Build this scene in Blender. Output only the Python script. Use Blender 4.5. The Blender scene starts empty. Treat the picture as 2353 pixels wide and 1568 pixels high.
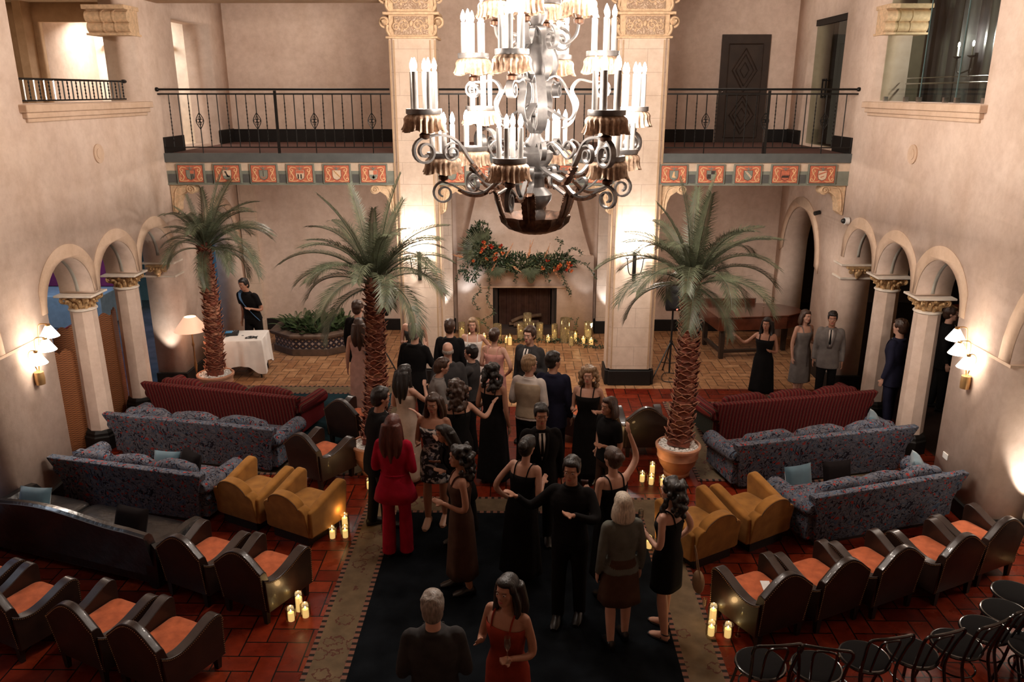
import bpy, bmesh, math, random
from math import sin, cos, pi, radians, atan2, sqrt, hypot
from mathutils import Vector, Matrix, Euler, noise
S = bpy.context.scene
COL = S.collection
rnd = random.Random(7)
XL, XR = -6.05, 5.5            # inner faces of the two side walls
YB, YF = 17.3, 13.87           # back wall, front plane of the balcony
ZD = 4.1                       # balcony deck

# ------------------------------------------------------------------ materials
_m = {}
class NB:
    """small node builder"""
    def __init__(s, name):
        s.m = bpy.data.materials.new(name); s.m.use_nodes = True
        s.t = s.m.node_tree; s.n = s.t.nodes; s.l = s.t.links
        s.b = s.n['Principled BSDF']
        s.co = None
    def node(s, t, **k):
        n = s.n.new(t)
        for a, v in k.items(): setattr(n, a, v)
        return n
    def put(s, sock, v):
        if v is None: return
        if isinstance(v, bpy.types.NodeSocket): s.l.new(v, sock)
        else:
            if sock.type == 'RGBA' and len(v) == 3: v = (*v, 1)
            sock.default_value = v
    def coord(s, kind='Object'):
        if s.co is None: s.co = s.node('ShaderNodeTexCoord')
        return s.co.outputs[kind]
    def math(s, op, a, b=None, c=None):
        n = s.node('ShaderNodeMath', operation=op)
        s.put(n.inputs[0], a)
        if b is not None: s.put(n.inputs[1], b)
        if c is not None: s.put(n.inputs[2], c)
        return n.outputs[0]
    def mapping(s, vec, scale=(1,1,1), rot=(0,0,0), loc=(0,0,0)):
        n = s.node('ShaderNodeMapping')
        s.put(n.inputs[0], vec); n.inputs['Scale'].default_value = scale
        n.inputs['Rotation'].default_value = rot; n.inputs['Location'].default_value = loc
        return n.outputs[0]
    def noise(s, scale, detail=3, vec=None, rough=.5, dist=0, out='Fac'):
        n = s.node('ShaderNodeTexNoise')
        s.put(n.inputs['Vector'], vec if vec is not None else s.coord())
        n.inputs['Scale'].default_value = scale; n.inputs['Detail'].default_value = detail
        n.inputs['Roughness'].default_value = rough; n.inputs['Distortion'].default_value = dist
        return n.outputs[out]
    def ramp(s, fac, stops, interp='LINEAR'):
        n = s.node('ShaderNodeValToRGB'); r = n.color_ramp; r.interpolation = interp
        while len(r.elements) < len(stops): r.elements.new(.5)
        for e, (p, c) in zip(r.elements, stops):
            e.position = p; e.color = (*c, 1) if len(c) == 3 else c
        s.put(n.inputs[0], fac); return n.outputs[0]
    def mix(s, f, a, b, mode='MIX'):
        n = s.node('ShaderNodeMix', data_type='RGBA', blend_type=mode)
        s.put(n.inputs[0], f); s.put(n.inputs[6], a); s.put(n.inputs[7], b)
        return n.outputs[2]
    def bump(s, h, strength=.3, dist=.01):
        n = s.node('ShaderNodeBump'); n.inputs['Strength'].default_value = strength
        n.inputs['Distance'].default_value = dist; s.put(n.inputs['Height'], h)
        s.l.new(n.outputs[0], s.b.inputs['Normal'])
    def sep(s, v):
        n = s.node('ShaderNodeSeparateXYZ'); s.put(n.inputs[0], v); return n.outputs
    def set(s, col=None, rough=None, metal=None, emit=None, estr=None, sheen=None, coat=None, spec=None, trans=None):
        b = s.b.inputs
        for k, v in (('Base Color', col), ('Roughness', rough), ('Metallic', metal), ('Emission Color', emit),
                     ('Emission Strength', estr), ('Sheen Weight', sheen), ('Coat Weight', coat),
                     ('Specular IOR Level', spec), ('Transmission Weight', trans)):
            s.put(b[k], v)
        return s.m

def mat(name, col, rough=.6, metal=0, var=.12, vs=8, bump=0, bs=60, bd=.005, sheen=None, coat=None, spec=None):
    if name in _m: return _m[name]
    b = NB(name)
    c2 = tuple(max(0, c*(1-var)) for c in col); c3 = tuple(min(1, c*(1+var)) for c in col)
    n = b.noise(vs, 4)
    b.set(b.ramp(n, [(.3, c2), (.7, c3)]), rough, metal, sheen=sheen, coat=coat, spec=spec)
    if bump: b.bump(b.noise(bs, 3), bump, bd)
    _m[name] = b.m; return b.m

def emat(name, col, strength, base=(.8,.8,.8)):
    if name in _m: return _m[name]
    b = NB(name); b.set(base, .5, 0, col, strength)
    _m[name] = b.m; return b.m

def plaster(name, a, b_, joints=False):
    b = NB(name)
    n1 = b.noise(1.3, 6, rough=.65); n2 = b.noise(7, 6, rough=.65)
    base = b.ramp(n1, [(.3, a), (.72, b_)])
    dark = b.ramp(n2, [(.25, (.80,.76,.72)), (.6, (1,1,1))])
    c = b.mix(.8, base, dark, 'MULTIPLY')
    st = b.noise(2.2, 4, vec=b.mapping(b.coord(), (1, 1, .25)))
    c = b.mix(.4, c, b.ramp(st, [(.32, (.84,.78,.7)), (.55, (1,1,1))]), 'MULTIPLY')
    if joints:
        # ashlar joints cut in the render of the stone
        x, y, z = b.sep(b.coord())
        row = b.math('FLOOR', b.math('DIVIDE', z, .36))
        fz = b.math('FRACT', b.math('DIVIDE', z, .36))
        u = b.math('ADD', b.math('ADD', x, y), b.math('MULTIPLY', b.math('MODULO', row, 2), .31))
        fu = b.math('FRACT', b.math('DIVIDE', u, .62))
        e = b.math('MAXIMUM', b.math('LESS_THAN', fz, .02), b.math('LESS_THAN', fu, .011))
        c = b.mix(b.math('MULTIPLY', e, .55), c, (.28,.19,.13))
        b.bump(b.math('SUBTRACT', 1, e), .3, .004)
    else:
        b.bump(n2, .25, .01)
    b.set(c, .82, spec=.25)
    return b.m

M = {}
M['wall'] = plaster('warm plaster', (.60,.455,.37), (.72,.57,.475))
M['stone'] = plaster('ashlar stone', (.64,.50,.395), (.72,.58,.47), True)
M['ring'] = plaster('peach stone', (.60,.43,.31), (.70,.52,.395))
M['brownstone'] = plaster('brown stone', (.46,.31,.19), (.54,.38,.25))
M['capital'] = mat('carved capital stone', (.60,.41,.25), .7, var=.2, vs=20, bump=.5, bs=50)
M['gilt'] = mat('gilded capital', (.52,.33,.16), .45, .35, var=.3, vs=25, bump=.5, bs=60)
M['ivory'] = mat('ivory abacus', (.75,.66,.56), .6)
M['dark'] = mat('black baseboard', (.012,.010,.009), .55, spec=.25)
M['ceil'] = mat('dark ceiling', (.10,.07,.05), .8)
M['paleceil'] = mat('pale plaster ceiling', (.62,.50,.38), .8, vs=3)
M['iron'] = mat('wrought iron', (.012,.011,.010), .45, .6)
M['wooddark'] = mat('dark door wood', (.030,.017,.011), .5, var=.3, vs=5, bump=.2)
M['carpet'] = mat('balcony carpet', (.11,.045,.032), .95, var=.2, vs=20)
M['slate'] = mat('slate fascia', (.085,.092,.09), .6)
M['cream'] = mat('cream fascia', (.62,.48,.36), .7)
M['sage'] = mat('sage paint', (.20,.21,.17), .6)
M['blockgrey'] = mat('grey painted block', (.085,.085,.08), .6)
M['crest'] = mat('terracotta crest ground', (.50,.14,.075), .7, var=.2, vs=30)
M['crestline'] = mat('crest outline', (.035,.022,.018), .7)
M['crestgold'] = mat('crest scroll paint', (.68,.42,.22), .6)
M['crestcream'] = mat('crest cream', (.66,.50,.36), .6)
M['leather'] = mat('brown leather', (.020,.0085,.0055), .40, var=.35, vs=6, bump=.25, bs=90, bd=.003, coat=.15)
M['blackleather'] = mat('black leather', (.010,.009,.009), .28, var=.3, vs=5, bump=.3, bs=12, bd=.02, coat=.3)
M['nail'] = mat('brass nailheads', (.42,.26,.14), .35, .9)
M['rust'] = mat('rust velvet', (.46,.115,.045), .8, var=.28, vs=9, sheen=.08, spec=.1)
M['mustard'] = mat('mustard velvet', (.31,.138,.030), .8, var=.22, vs=7, sheen=.08, spec=.12)
M['piping'] = mat('dark piping', (.10,.045,.012), .6)
M['woodleg'] = mat('dark wood leg', (.015,.009,.006), .4)
M['blackwood'] = mat('black lacquered bentwood', (.008,.007,.007), .18, coat=.5)
M['blackpad'] = mat('black seat pad', (.007,.006,.006), .9, spec=.1)
M['teal'] = mat('teal velvet', (.055,.115,.15), .7, sheen=.5)
M['darkpillow'] = mat('dark velvet', (.010,.007,.007), .85, spec=.1)
M['terracotta'] = mat('terracotta', (.52,.25,.15), .75, var=.2, vs=7, bump=.2)
M['pebble'] = mat('white pebbles', (.82,.79,.75), .7)
M['trunk'] = mat('palm husk', (.185,.045,.022), .7, var=.5, vs=14, bump=.4)
M['husk'] = mat('palm husk tips', (.36,.15,.085), .7, var=.5, vs=18)
M['frond'] = mat('palm leaf', (.085,.098,.055), .5, var=.5, vs=6)
M['froddry'] = mat('dry palm leaf', (.17,.13,.07), .6, var=.4, vs=6)
M['leaf'] = mat('dark leaf', (.035,.055,.024), .5, var=.5, vs=10)
M['leaf2'] = mat('olive leaf', (.075,.085,.035), .5, var=.5, vs=10)
M['fern'] = mat('fern leaf', (.030,.060,.012), .6, var=.5, vs=10)
M['flred'] = mat('red flower', (.45,.035,.012), .6, var=.4, vs=20)
M['florange'] = mat('orange flower', (.62,.17,.05), .6, var=.4, vs=20)
M['pampas'] = mat('dried plume', (.58,.30,.16), .8, var=.4, vs=20)
M['brass'] = mat('brass', (.55,.34,.15), .3, .9)
M['steel'] = mat('steel', (.6,.6,.6), .25, 1)
M['pewter'] = mat('pewter iron', (.15,.14,.135), .42, .55, var=.25, vs=12)
M['bronze'] = mat('bronze leaf', (.085,.040,.022), .42, .6, var=.5, vs=25)
M['giltleaf'] = mat('gilded skirt leaf', (.38,.26,.18), .5, .3, var=.4, vs=30)
M['sleeve'] = mat('candle sleeve', (.34,.325,.31), .6)
M['plastic'] = mat('black plastic', (.010,.010,.010), .45)
M['white'] = mat('white plastic', (.75,.74,.72), .4)
M['linen'] = mat('white linen', (.78,.73,.68), .85, var=.05)
M['rattan'] = None
M['brick'] = None
M['velvetred'] = mat('red velvet rope', (.25,.01,.015), .8, sheen=.5)
M['purple'] = mat('purple cloth', (.22,.02,.09), .8)
M['pianowood'] = mat('mahogany', (.10,.028,.014), .25, var=.35, vs=5, coat=.5)
M['paper'] = mat('white napkin', (.8,.78,.76), .7)
M['bulb'] = emat('lit bulb', (1,.93,.82), 60)
M['lampglow'] = emat('lit lamp shade', (1,.86,.70), 9)
M['shade2'] = emat('glowing cloth shade', (1,.52,.32), .8, (.75,.5,.38))
M['wax'] = emat('lit candle wax', (1,.78,.48), 1.5, (.8,.7,.5))
M['waxdim'] = emat('candle wax', (1,.70,.35), .5, (.70,.58,.36))
M['flame'] = emat('flame', (1,.75,.35), 40)
M['curtainblue'] = emat('self-lit curtain', (.55,.68,1), .5, (.5,.55,.7))  # bluish glow is put into the cloth itself; no lamp behind it
M['orangedrape'] = mat('orange drape', (.45,.15,.05), .8)
M['redled'] = emat('red led', (1,.08,.03), 2)

def glassmat(name, tint=(.95,.95,.9), gl=.12, frost=0, fm=.5):
    b = NB(name); b.n.remove(b.b)
    t = b.node('ShaderNodeBsdfTransparent'); t.inputs[0].default_value = (*tint, 1); t0 = t
    g = b.node('ShaderNodeBsdfGlossy'); g.inputs['Roughness'].default_value = .04
    lw = b.node('ShaderNodeLayerWeight'); lw.inputs[0].default_value = .35
    mx = b.node('ShaderNodeMixShader')
    if frost:
        df = b.node('ShaderNodeBsdfDiffuse'); b.put(df.inputs[0], b.ramp(b.noise(30, 3), [(.3, (.28,.22,.12)), (.7, (.55,.46,.30))])); m2 = b.node('ShaderNodeMixShader'); m2.inputs[0].default_value = frost
        b.l.new(t.outputs[0], m2.inputs[1]); b.l.new(df.outputs[0], m2.inputs[2]); t = m2
    f = b.math('ADD', b.math('MULTIPLY', lw.outputs['Facing'], fm), gl)
    b.l.new(f, mx.inputs[0]); b.l.new(t.outputs[0], mx.inputs[1]); b.l.new(g.outputs[0], mx.inputs[2])
    b.l.new(mx.outputs[0], b.n['Material Output'].inputs[0]); return b.m
M['glass'] = glassmat('clear glass')
M['greenglass'] = glassmat('greenish holder glass', (.78,.70,.52), .08)
M['goldglass'] = glassmat('mottled gold glass', (.62,.54,.36), .06, .42)
M['window'] = glassmat('window glass', (.80,.83,.78), .02, 0, .14)

def floral(name):
    b = NB(name); v = b.coord()
    nz = b.noise(3.5, 2, out='Color')
    add = b.node('ShaderNodeVectorMath', operation='MULTIPLY_ADD')
    b.put(add.inputs[0], nz); add.inputs[1].default_value = (.25,.25,.25); b.put(add.inputs[2], v)
    w = add.outputs[0]
    base = b.ramp(b.noise(20, 3), [(.3, (.088,.086,.102)), (.7, (.150,.142,.160))])
    n1 = b.noise(12, 1.5, vec=w, dist=1.3)
    vine = b.math('LESS_THAN', b.math('ABSOLUTE', b.math('SUBTRACT', n1, .5)), .026)
    n2 = b.noise(15, 1.5, vec=b.mapping(w, loc=(4,3,7)), dist=1.0)
    vine2 = b.math('LESS_THAN', b.math('ABSOLUTE', b.math('SUBTRACT', n2, .5)), .022)
    vo = b.node('ShaderNodeTexVoronoi'); b.put(vo.inputs['Vector'], w); vo.inputs['Scale'].default_value = 13
    fl = b.math('LESS_THAN', vo.outputs['Distance'], .25)
    vo2 = b.node('ShaderNodeTexVoronoi'); b.put(vo2.inputs['Vector'], b.mapping(w, loc=(2,9,1))); vo2.inputs['Scale'].default_value = 16
    bl = b.math('LESS_THAN', vo2.outputs['Distance'], .17)
    c = b.mix(vine2, base, (.045,.085,.14))
    c = b.mix(bl, c, (.07,.13,.19))
    c = b.mix(fl, c, b.mix(b.noise(30), (.26,.022,.020), (.36,.055,.04)))
    c = b.mix(vine, c, (.012,.010,.018))
    b.set(c, .9, spec=.15); b.bump(b.noise(200, 2), .2, .002); return b.m
M['floral'] = floral('floral tapestry fabric')

def stripes(name):
    b = NB(name); x, y, z = b.sep(b.coord())
    f = b.math('FRACT', b.math('MULTIPLY', x, 18))
    c = b.ramp(f, [(0, (.10,.010,.012)), (.22, (.25,.025,.028)), (.40, (.30,.05,.035)), (.50, (.045,.050,.040)),
                   (.62, (.26,.12,.08)), (.70, (.13,.012,.016)), (.86, (.03,.02,.022)), (.93, (.20,.02,.024))], 'CONSTANT')
    c = b.mix(.8, c, b.ramp(b.noise(60, 2), [(.3, (.5,.5,.5)), (.7, (.85,.85,.85))]), 'MULTIPLY')
    b.set(c, .9, spec=.15); return b.m
M['stripe'] = stripes('red striped fabric')

def herring(name, w, cols, grout, rough, bumpy=.5, rot=0, metal=0):
    """herringbone of 1 x 2 tiles of width w"""
    b = NB(name); v = b.coord()
    nz = b.noise(1.2, 3)
    x, y, z = b.sep(b.mapping(v, (1/w, 1/w, 1/w), (0,0,rot), (400,400,0)))
    i = b.math('FLOOR', x); j = b.math('FLOOR', y); fx = b.math('FRACT', x); fy = b.math('FRACT', y)
    m = b.math('FLOORED_MODULO', b.math('SUBTRACT', i, j), 4)
    def eq(k): return b.math('COMPARE', m, k, .1)
    m0, m1, m2, m3 = eq(0), eq(1), eq(2), eq(3)
    g = .035
    def edge(a, lim, off): return b.math('MULTIPLY', b.math(lim, a, g if lim == 'LESS_THAN' else 1-g), b.math('SUBTRACT', 1, off))
    e = b.math('MAXIMUM', b.math('MAXIMUM', edge(fx, 'LESS_THAN', m1), edge(fx, 'GREATER_THAN', m0)),
               b.math('MAXIMUM', edge(fy, 'LESS_THAN', m2), edge(fy, 'GREATER_THAN', m3)))
    ax = b.math('SUBTRACT', i, m1); ay = b.math('SUBTRACT', j, m2)
    cx = b.node('ShaderNodeCombineXYZ'); b.put(cx.inputs[0], ax); b.put(cx.inputs[1], ay)
    wn = b.node('ShaderNodeTexWhiteNoise'); b.put(wn.inputs['Vector'], cx.outputs[0])
    c = b.ramp(wn.outputs['Value'], [(k/(len(cols)-1), cc) for k, cc in enumerate(cols)])
    c = b.mix(.7, c, b.ramp(b.noise(9, 5), [(.3, (.55,.5,.48)), (.65, (1.1,1.1,1.1))]), 'MULTIPLY')
    c = b.mix(e, c, grout)
    b.set(c, b.ramp(b.noise(5, 4), [(.3, (rough*.7,)*3), (.7, (min(1, rough*1.5),)*3)]), metal)
    b.b.inputs['Specular IOR Level'].default_value = .14
    b.bump(b.math('ADD', b.math('SUBTRACT', 1, e), b.math('MULTIPLY', b.noise(14, 3), .4)), bumpy, .006)
    return b.m
M['redtile'] = herring('red clay tile', .205, [(.085,.009,.004), (.19,.022,.007), (.13,.013,.005), (.25,.036,.011)], (.008,.004,.003), .30)
M['tantile'] = herring('tan clay tile', .17, [(.36,.18,.085), (.42,.22,.105), (.30,.14,.065), (.47,.26,.13)], (.06,.035,.02), .36)
M['brick'] = herring('firebox brick', .055, [(.045,.02,.014), (.06,.028,.018), (.035,.015,.012)], (.10,.05,.035), .7)
M['carpetblue'] = mat('midnight blue carpet', (.007,.0085,.0105), 1, var=.5, vs=3, bump=.3, bs=200, spec=.03)
M['carpetteal'] = mat('teal carpet', (.014,.032,.040), 1, var=.4, vs=3, spec=.05)

def rugborder(name):
    b = NB(name)
    base = b.ramp(b.noise(6, 5), [(.3, (.10,.068,.035)), (.7, (.17,.115,.062))])
    vo = b.node('ShaderNodeTexVoronoi', feature='F1'); b.put(vo.inputs['Vector'], b.coord()); vo.inputs['Scale'].default_value = 4.2
    d = vo.outputs['Distance']
    ring = b.math('LESS_THAN', b.math('ABSOLUTE', b.math('SUBTRACT', d, b.math('ADD', .16, b.math('MULTIPLY', b.noise(26, 1), .34)))), .030)
    c = b.mix(b.math('MULTIPLY', ring, .8), base, (.075,.014,.009))
    b.set(c, .95); b.bump(b.noise(120, 2), .3, .003); return b.m
M['rugborder'] = rugborder('rug border')
def dashes(name, axis):
    b = NB(name); o = b.sep(b.coord())
    f = b.math('FRACT', b.math('DIVIDE', o[axis], .085))
    c = b.mix(b.math('GREATER_THAN', f, .42), (.008,.006,.005), (.20,.085,.055))
    b.set(c, .95); return b.m
M['dashx'] = dashes('rug dash x', 0); M['dashy'] = dashes('rug dash y', 1)
def rattan(name):
    b = NB(name); x, y, z = b.sep(b.coord())
    a = b.math('SINE', b.math('MULTIPLY', z, 190)); c_ = b.math('SINE', b.math('MULTIPLY', y, 110))
    h = b.math('MULTIPLY', a, c_)
    c = b.ramp(b.math('MULTIPLY_ADD', h, .5, .5), [(.2, (.14,.045,.016)), (.8, (.34,.13,.045))])
    b.set(c, .5); b.bump(h, .4, .003); return b.m
M['rattan'] = rattan('woven rattan')
def tilework(name):
    """dark glazed tiles with a pale star in each"""
    b = NB(name); x, y, z = b.sep(b.coord('UV'))
    fx = b.math('SUBTRACT', b.math('FRACT', x), .5); fy = b.math('SUBTRACT', b.math('FRACT', y), .5)
    r = b.math('SQRT', b.math('ADD', b.math('MULTIPLY', fx, fx), b.math('MULTIPLY', fy, fy)))
    an = b.math('ARCTAN2', fy, fx)
    pet = b.math('MULTIPLY_ADD', b.math('COSINE', b.math('MULTIPLY', an, 8)), .08, .20)
    star = b.math('LESS_THAN', r, pet)
    core = b.math('LESS_THAN', r, .09)
    cr = b.math('GREATER_THAN', r, .52)
    c = b.mix(star, (.012,.014,.03), (.13,.07,.05)); c = b.mix(core, c, (.55,.42,.22)); c = b.mix(cr, c, (.45,.36,.30))
    b.set(c, .3, coat=.4); return b.m
M['tilework'] = tilework('star tile band')
def carved(name, a, b_):
    b = NB(name)
    n = b.noise(11, 2, dist=2.2)
    h = b.math('ABSOLUTE', b.math('SUBTRACT', n, .5))
    b.set(b.ramp(h, [(.0, b_), (.12, a)]), .7); b.bump(h, 1.0, .06); return b.m
M['carved'] = carved('carved relief stone', (.62,.45,.32), (.34,.21,.13))

# ------------------------------------------------------------------ mesh helpers
class MB:
    def __init__(s): s.v = []; s.f = []; s.T = Matrix.Identity(4); s.uv = None
    def add(s, vs, fs):
        o = len(s.v)
        s.v += [s.T @ Vector(p) for p in vs]; s.f += [tuple(i+o for i in f) for f in fs]
        return s
    def box(s, c, d, rz=0, rx=0, ry=0, top=None):
        """c centre, d full size; top=(sx,sy) scales the top face"""
        R = Euler((rx, ry, rz)).to_matrix(); vs = []
        tx, ty = top or (1, 1)
        for z in (-1, 1):
            for y in (-1, 1):
                for x in (-1, 1):
                    k = (tx, ty) if z > 0 else (1, 1)
                    p = R @ Vector((x*d[0]/2*k[0], y*d[1]/2*k[1], z*d[2]/2)); vs.append((p.x+c[0], p.y+c[1], p.z+c[2]))
        return s.add(vs, [(0,2,3,1), (4,5,7,6), (0,1,5,4), (2,6,7,3), (0,4,6,2), (1,3,7,5)])
    def b2(s, a, b):
        return s.box(((a[0]+b[0])/2, (a[1]+b[1])/2, (a[2]+b[2])/2), (abs(b[0]-a[0]), abs(b[1]-a[1]), abs(b[2]-a[2])))
    def rings(s, rs, cap=True, closed=False):
        n = len(rs[0]); fs = []
        for i in range(len(rs)-1 + (1 if closed else 0)):
            a = i*n; b = ((i+1) % len(rs))*n
            for k in range(n):
                fs.append((a+k, a+(k+1) % n, b+(k+1) % n, b+k))
        vs = [p for r in rs for p in r]
        if cap and not closed:
            fs.append(tuple(range(n-1, -1, -1))); fs.append(tuple(range((len(rs)-1)*n, len(rs)*n)))
        return s.add(vs, fs)
    def lathe(s, prof, n=20, c=(0,0,0), wob=None, cap=True, sx=1, sy=1):
        rs = []
        for r, z in prof:
            ring = []
            for k in range(n):
                a = 2*pi*k/n; q = r*(wob(a, z) if wob else 1)
                ring.append((c[0]+q*cos(a)*sx, c[1]+q*sin(a)*sy, c[2]+z))
            rs.append(ring)
        return s.rings(rs, cap)
    def tube(s, path, r, n=8, closed=False, flat=1.0, cap=True, up=None):
        P = [Vector(p) for p in path]; m = len(P); rs = []; prev = None
        for i in range(m):
            if closed: t = P[(i+1) % m]-P[i-1]
            else: t = P[min(i+1, m-1)]-P[max(i-1, 0)]
            if t.length < 1e-9: t = Vector((0,0,1))
            t.normalize()
            if up is not None: ref = Vector(up)
            else: ref = prev if prev is not None else (Vector((0,0,1)) if abs(t.z) < .9 else Vector((1,0,0)))
            u = ref - t*ref.dot(t)
            if u.length < 1e-5:
                ref = Vector((1,0,0)) if abs(t.x) < .9 else Vector((0,1,0)); u = ref - t*ref.dot(t)
            u.normalize(); w = t.cross(u); prev = u
            q = r[i] if isinstance(r, (list, tuple)) else r
            rs.append([P[i] + u*(q*cos(2*pi*k/n)*flat) + w*(q*sin(2*pi*k/n)) for k in range(n)])
        return s.rings(rs, cap, closed)
    def ribbon(s, path, wv, width, thick):
        """band: width along the constant vector wv, thickness across"""
        P = [Vector(p) for p in path]; W = Vector(wv).normalized(); rs = []
        for i in range(len(P)):
            t = (P[min(i+1, len(P)-1)]-P[max(i-1, 0)]).normalized(); nrm = t.cross(W).normalized()
            wd = width[i] if isinstance(width, (list, tuple)) else width
            a, b = W*wd/2, nrm*thick/2
            rs.append([P[i]+a+b, P[i]-a+b, P[i]-a-b, P[i]+a-b])
        return s.rings(rs)
    def prism(s, poly, fn, d0, d1):
        """poly 2D outline (convex or simple), fn(u,v,d)->3D"""
        n = len(poly)
        vs = [fn(u, v, d0) for u, v in poly] + [fn(u, v, d1) for u, v in poly]
        fs = [tuple(range(n-1, -1, -1)), tuple(range(n, 2*n))]
        fs += [(k, (k+1) % n, n+(k+1) % n, n+k) for k in range(n)]
        return s.add(vs, fs)
    def ell(s, c, r, n=14, m=9, R=None):
        vs = []; fs = []
        for j in range(1, m):
            t = pi*j/m
            for k in range(n):
                a = 2*pi*k/n
                p = Vector((r[0]*sin(t)*cos(a), r[1]*sin(t)*sin(a), r[2]*cos(t)))
                if R: p = R @ p
                vs.append(p+Vector(c))
        for j in range(m-2):
            for k in range(n):
                fs.append((j*n+k, (j+1)*n+k, (j+1)*n+(k+1) % n, j*n+(k+1) % n))
        top = Vector((0,0,r[2])); bot = Vector((0,0,-r[2]))
        if R: top = R @ top; bot = R @ bot
        vs += [top+Vector(c), bot+Vector(c)]; t = len(vs)-2
        for k in range(n):
            fs.append((t, k, (k+1) % n)); fs.append((t+1, (m-2)*n+(k+1) % n, (m-2)*n+k))
        return s.add(vs, fs)
    def mesh(s, name, m=None, smooth=True, ang=40):
        me = bpy.data.meshes.new(name)
        me.from_pydata([tuple(p) for p in s.v], [], s.f); me.update()
        bm = bmesh.new(); bm.from_mesh(me); bmesh.ops.recalc_face_normals(bm, faces=bm.faces); bm.to_mesh(me); bm.free()
        if smooth:
            me.polygons.foreach_set('use_smooth', [True]*len(me.polygons)); me.set_sharp_from_angle(angle=radians(ang))
        if m: me.materials.append(m)
        return me
    def build(s, name, m, parent=None, smooth=True, ang=40, bevel=0, seg=2, kind=None, label=None, cat=None, group=None, sub=0):
        o = bpy.data.objects.new(name, s.mesh(name, m, smooth, ang)); COL.objects.link(o)
        if parent: o.parent = parent
        if bevel:
            b = o.modifiers.new('bevel', 'BEVEL'); b.width = bevel; b.segments = seg; b.limit_method = 'ANGLE'; b.angle_limit = radians(35)
        if sub:
            q = o.modifiers.new('sub', 'SUBSURF'); q.levels = sub; q.render_levels = sub
        tag(o, label, cat, group, kind); return o

def tag(o, label=None, cat=None, group=None, kind=None):
    if label: o['label'] = label
    if cat: o['category'] = cat
    if group: o['group'] = group
    if kind: o['kind'] = kind
    return o
def thing(name, label, cat, loc=(0,0,0), rz=0, group=None):
    o = bpy.data.objects.new(name, None); COL.objects.link(o)
    o.empty_display_size = .1; o.location = loc; o.rotation_euler = (0, 0, rz)
    return tag(o, label, cat, group)
def copy_tree(o, parent=None):
    c = o.copy(); COL.objects.link(c); c.parent = parent
    for ch in list(o.children): copy_tree(ch, c)
    return c
def dup(o, loc, rz=0, label=None, group=None, scale=None):
    c = copy_tree(o); c.location = loc; c.rotation_euler = (0, 0, rz)
    if label: c['label'] = label
    if group: c['group'] = group
    if scale: c.scale = scale
    return c
def used(o, loc, rz, label):
    o.location = loc; o.rotation_euler = (0, 0, rz); o['label'] = label; return o

def sheet(name, outer, holes, fn, d, m, **k):
    """plate with holes: 2D outline filled and extruded by d, mapped with fn(u,v,w)"""
    cu = bpy.data.curves.new(name, 'CURVE'); cu.dimensions = '2D'; cu.fill_mode = 'BOTH'; cu.extrude = d/2
    for poly in [outer]+holes:
        sp = cu.splines.new('POLY'); sp.points.add(len(poly)-1)
        for p, (u, v) in zip(sp.points, poly): p.co = (u, v, 0, 1)
        sp.use_cyclic_u = True
    ob = bpy.data.objects.new('tmp', cu); COL.objects.link(ob)
    dg = bpy.context.evaluated_depsgraph_get(); me = bpy.data.meshes.new_from_object(ob.evaluated_get(dg))
    mb = MB(); mb.add([fn(v.co.x, v.co.y, v.co.z) for v in me.vertices], [tuple(p.vertices) for p in me.polygons])
    bpy.data.objects.remove(ob); bpy.data.curves.remove(cu); bpy.data.meshes.remove(me)
    bm = bmesh.new(); tmp = mb.mesh('t'); bm.from_mesh(tmp); bmesh.ops.remove_doubles(bm, verts=bm.verts, dist=1e-5)
    bmesh.ops.recalc_face_normals(bm, faces=bm.faces)
    out = bpy.data.meshes.new(name); bm.to_mesh(out); bm.free(); bpy.data.meshes.remove(tmp)
    out.materials.append(m); o = bpy.data.objects.new(name, out); COL.objects.link(o)
    tag(o, kind=k.get('kind'), label=k.get('label'), cat=k.get('cat'))
    if k.get('parent'): o.parent = k['parent']
    return o
def arc(cx, cz, r, a0, a1, n=20, ry=None):
    return [(cx+r*cos(radians(a0+(a1-a0)*k/n)), cz+(ry or r)*sin(radians(a0+(a1-a0)*k/n))) for k in range(n+1)]
def spiral(cx, cz, r0, r1, a0, turns, n=24):
    return [(cx+(r0+(r1-r0)*k/n)*cos(a0+2*pi*turns*k/n), cz+(r0+(r1-r0)*k/n)*sin(a0+2*pi*turns*k/n)) for k in range(n+1)]
def smoothpath(pts, n=6):
    """Catmull-Rom"""
    out = []; P = [Vector(p) for p in pts]
    for i in range(len(P)-1):
        a, b, c, d = P[max(i-1, 0)], P[i], P[i+1], P[min(i+2, len(P)-1)]
        for k in range(n):
            t = k/n
            out.append(.5*((2*b)+(c-a)*t+(2*a-5*b+4*c-d)*t*t+(3*b-a-3*c+d)*t**3))
    out.append(P[-1]); return out
# ------------------------------------------------------------------ the room shell
ST = dict(kind='structure')
ARCH = [(9.84, 11.02), (11.18, 12.34), (12.50, 13.64)]
SPR = 2.40
def hall_outline():
    o = [(-3, 0), (5.9, 0), (5.9, 2.17)]
    o += list(reversed(arc(7.28, 2.17, 1.38, 0, 180)))[1:-1] + [(8.66, 2.17), (8.66, 0), (9.84, 0)]
    for k, (a, b) in enumerate(ARCH):
        c, r = (a+b)/2, (b-a)/2
        o += list(reversed(arc(c, SPR, r, 0, 180)))
        if k < 2: o += [(b, 2.375), (ARCH[k+1][0], 2.375)]
    o += [(13.64, 0), (14.95, 0), (14.95, 1.97)] + list(reversed(arc(15.92, 1.97, .97, 0, 180)))[1:-1] + [(16.89, 1.97), (16.89, 0)]
    o += [(YB, 0), (YB, 9), (-3, 9)]
    return o
def rect(a, b, c, d): return [(a, c), (b, c), (b, d), (a, d)]
sideL = lambda u, v, w: (XL-.25+w, u, v)
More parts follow.
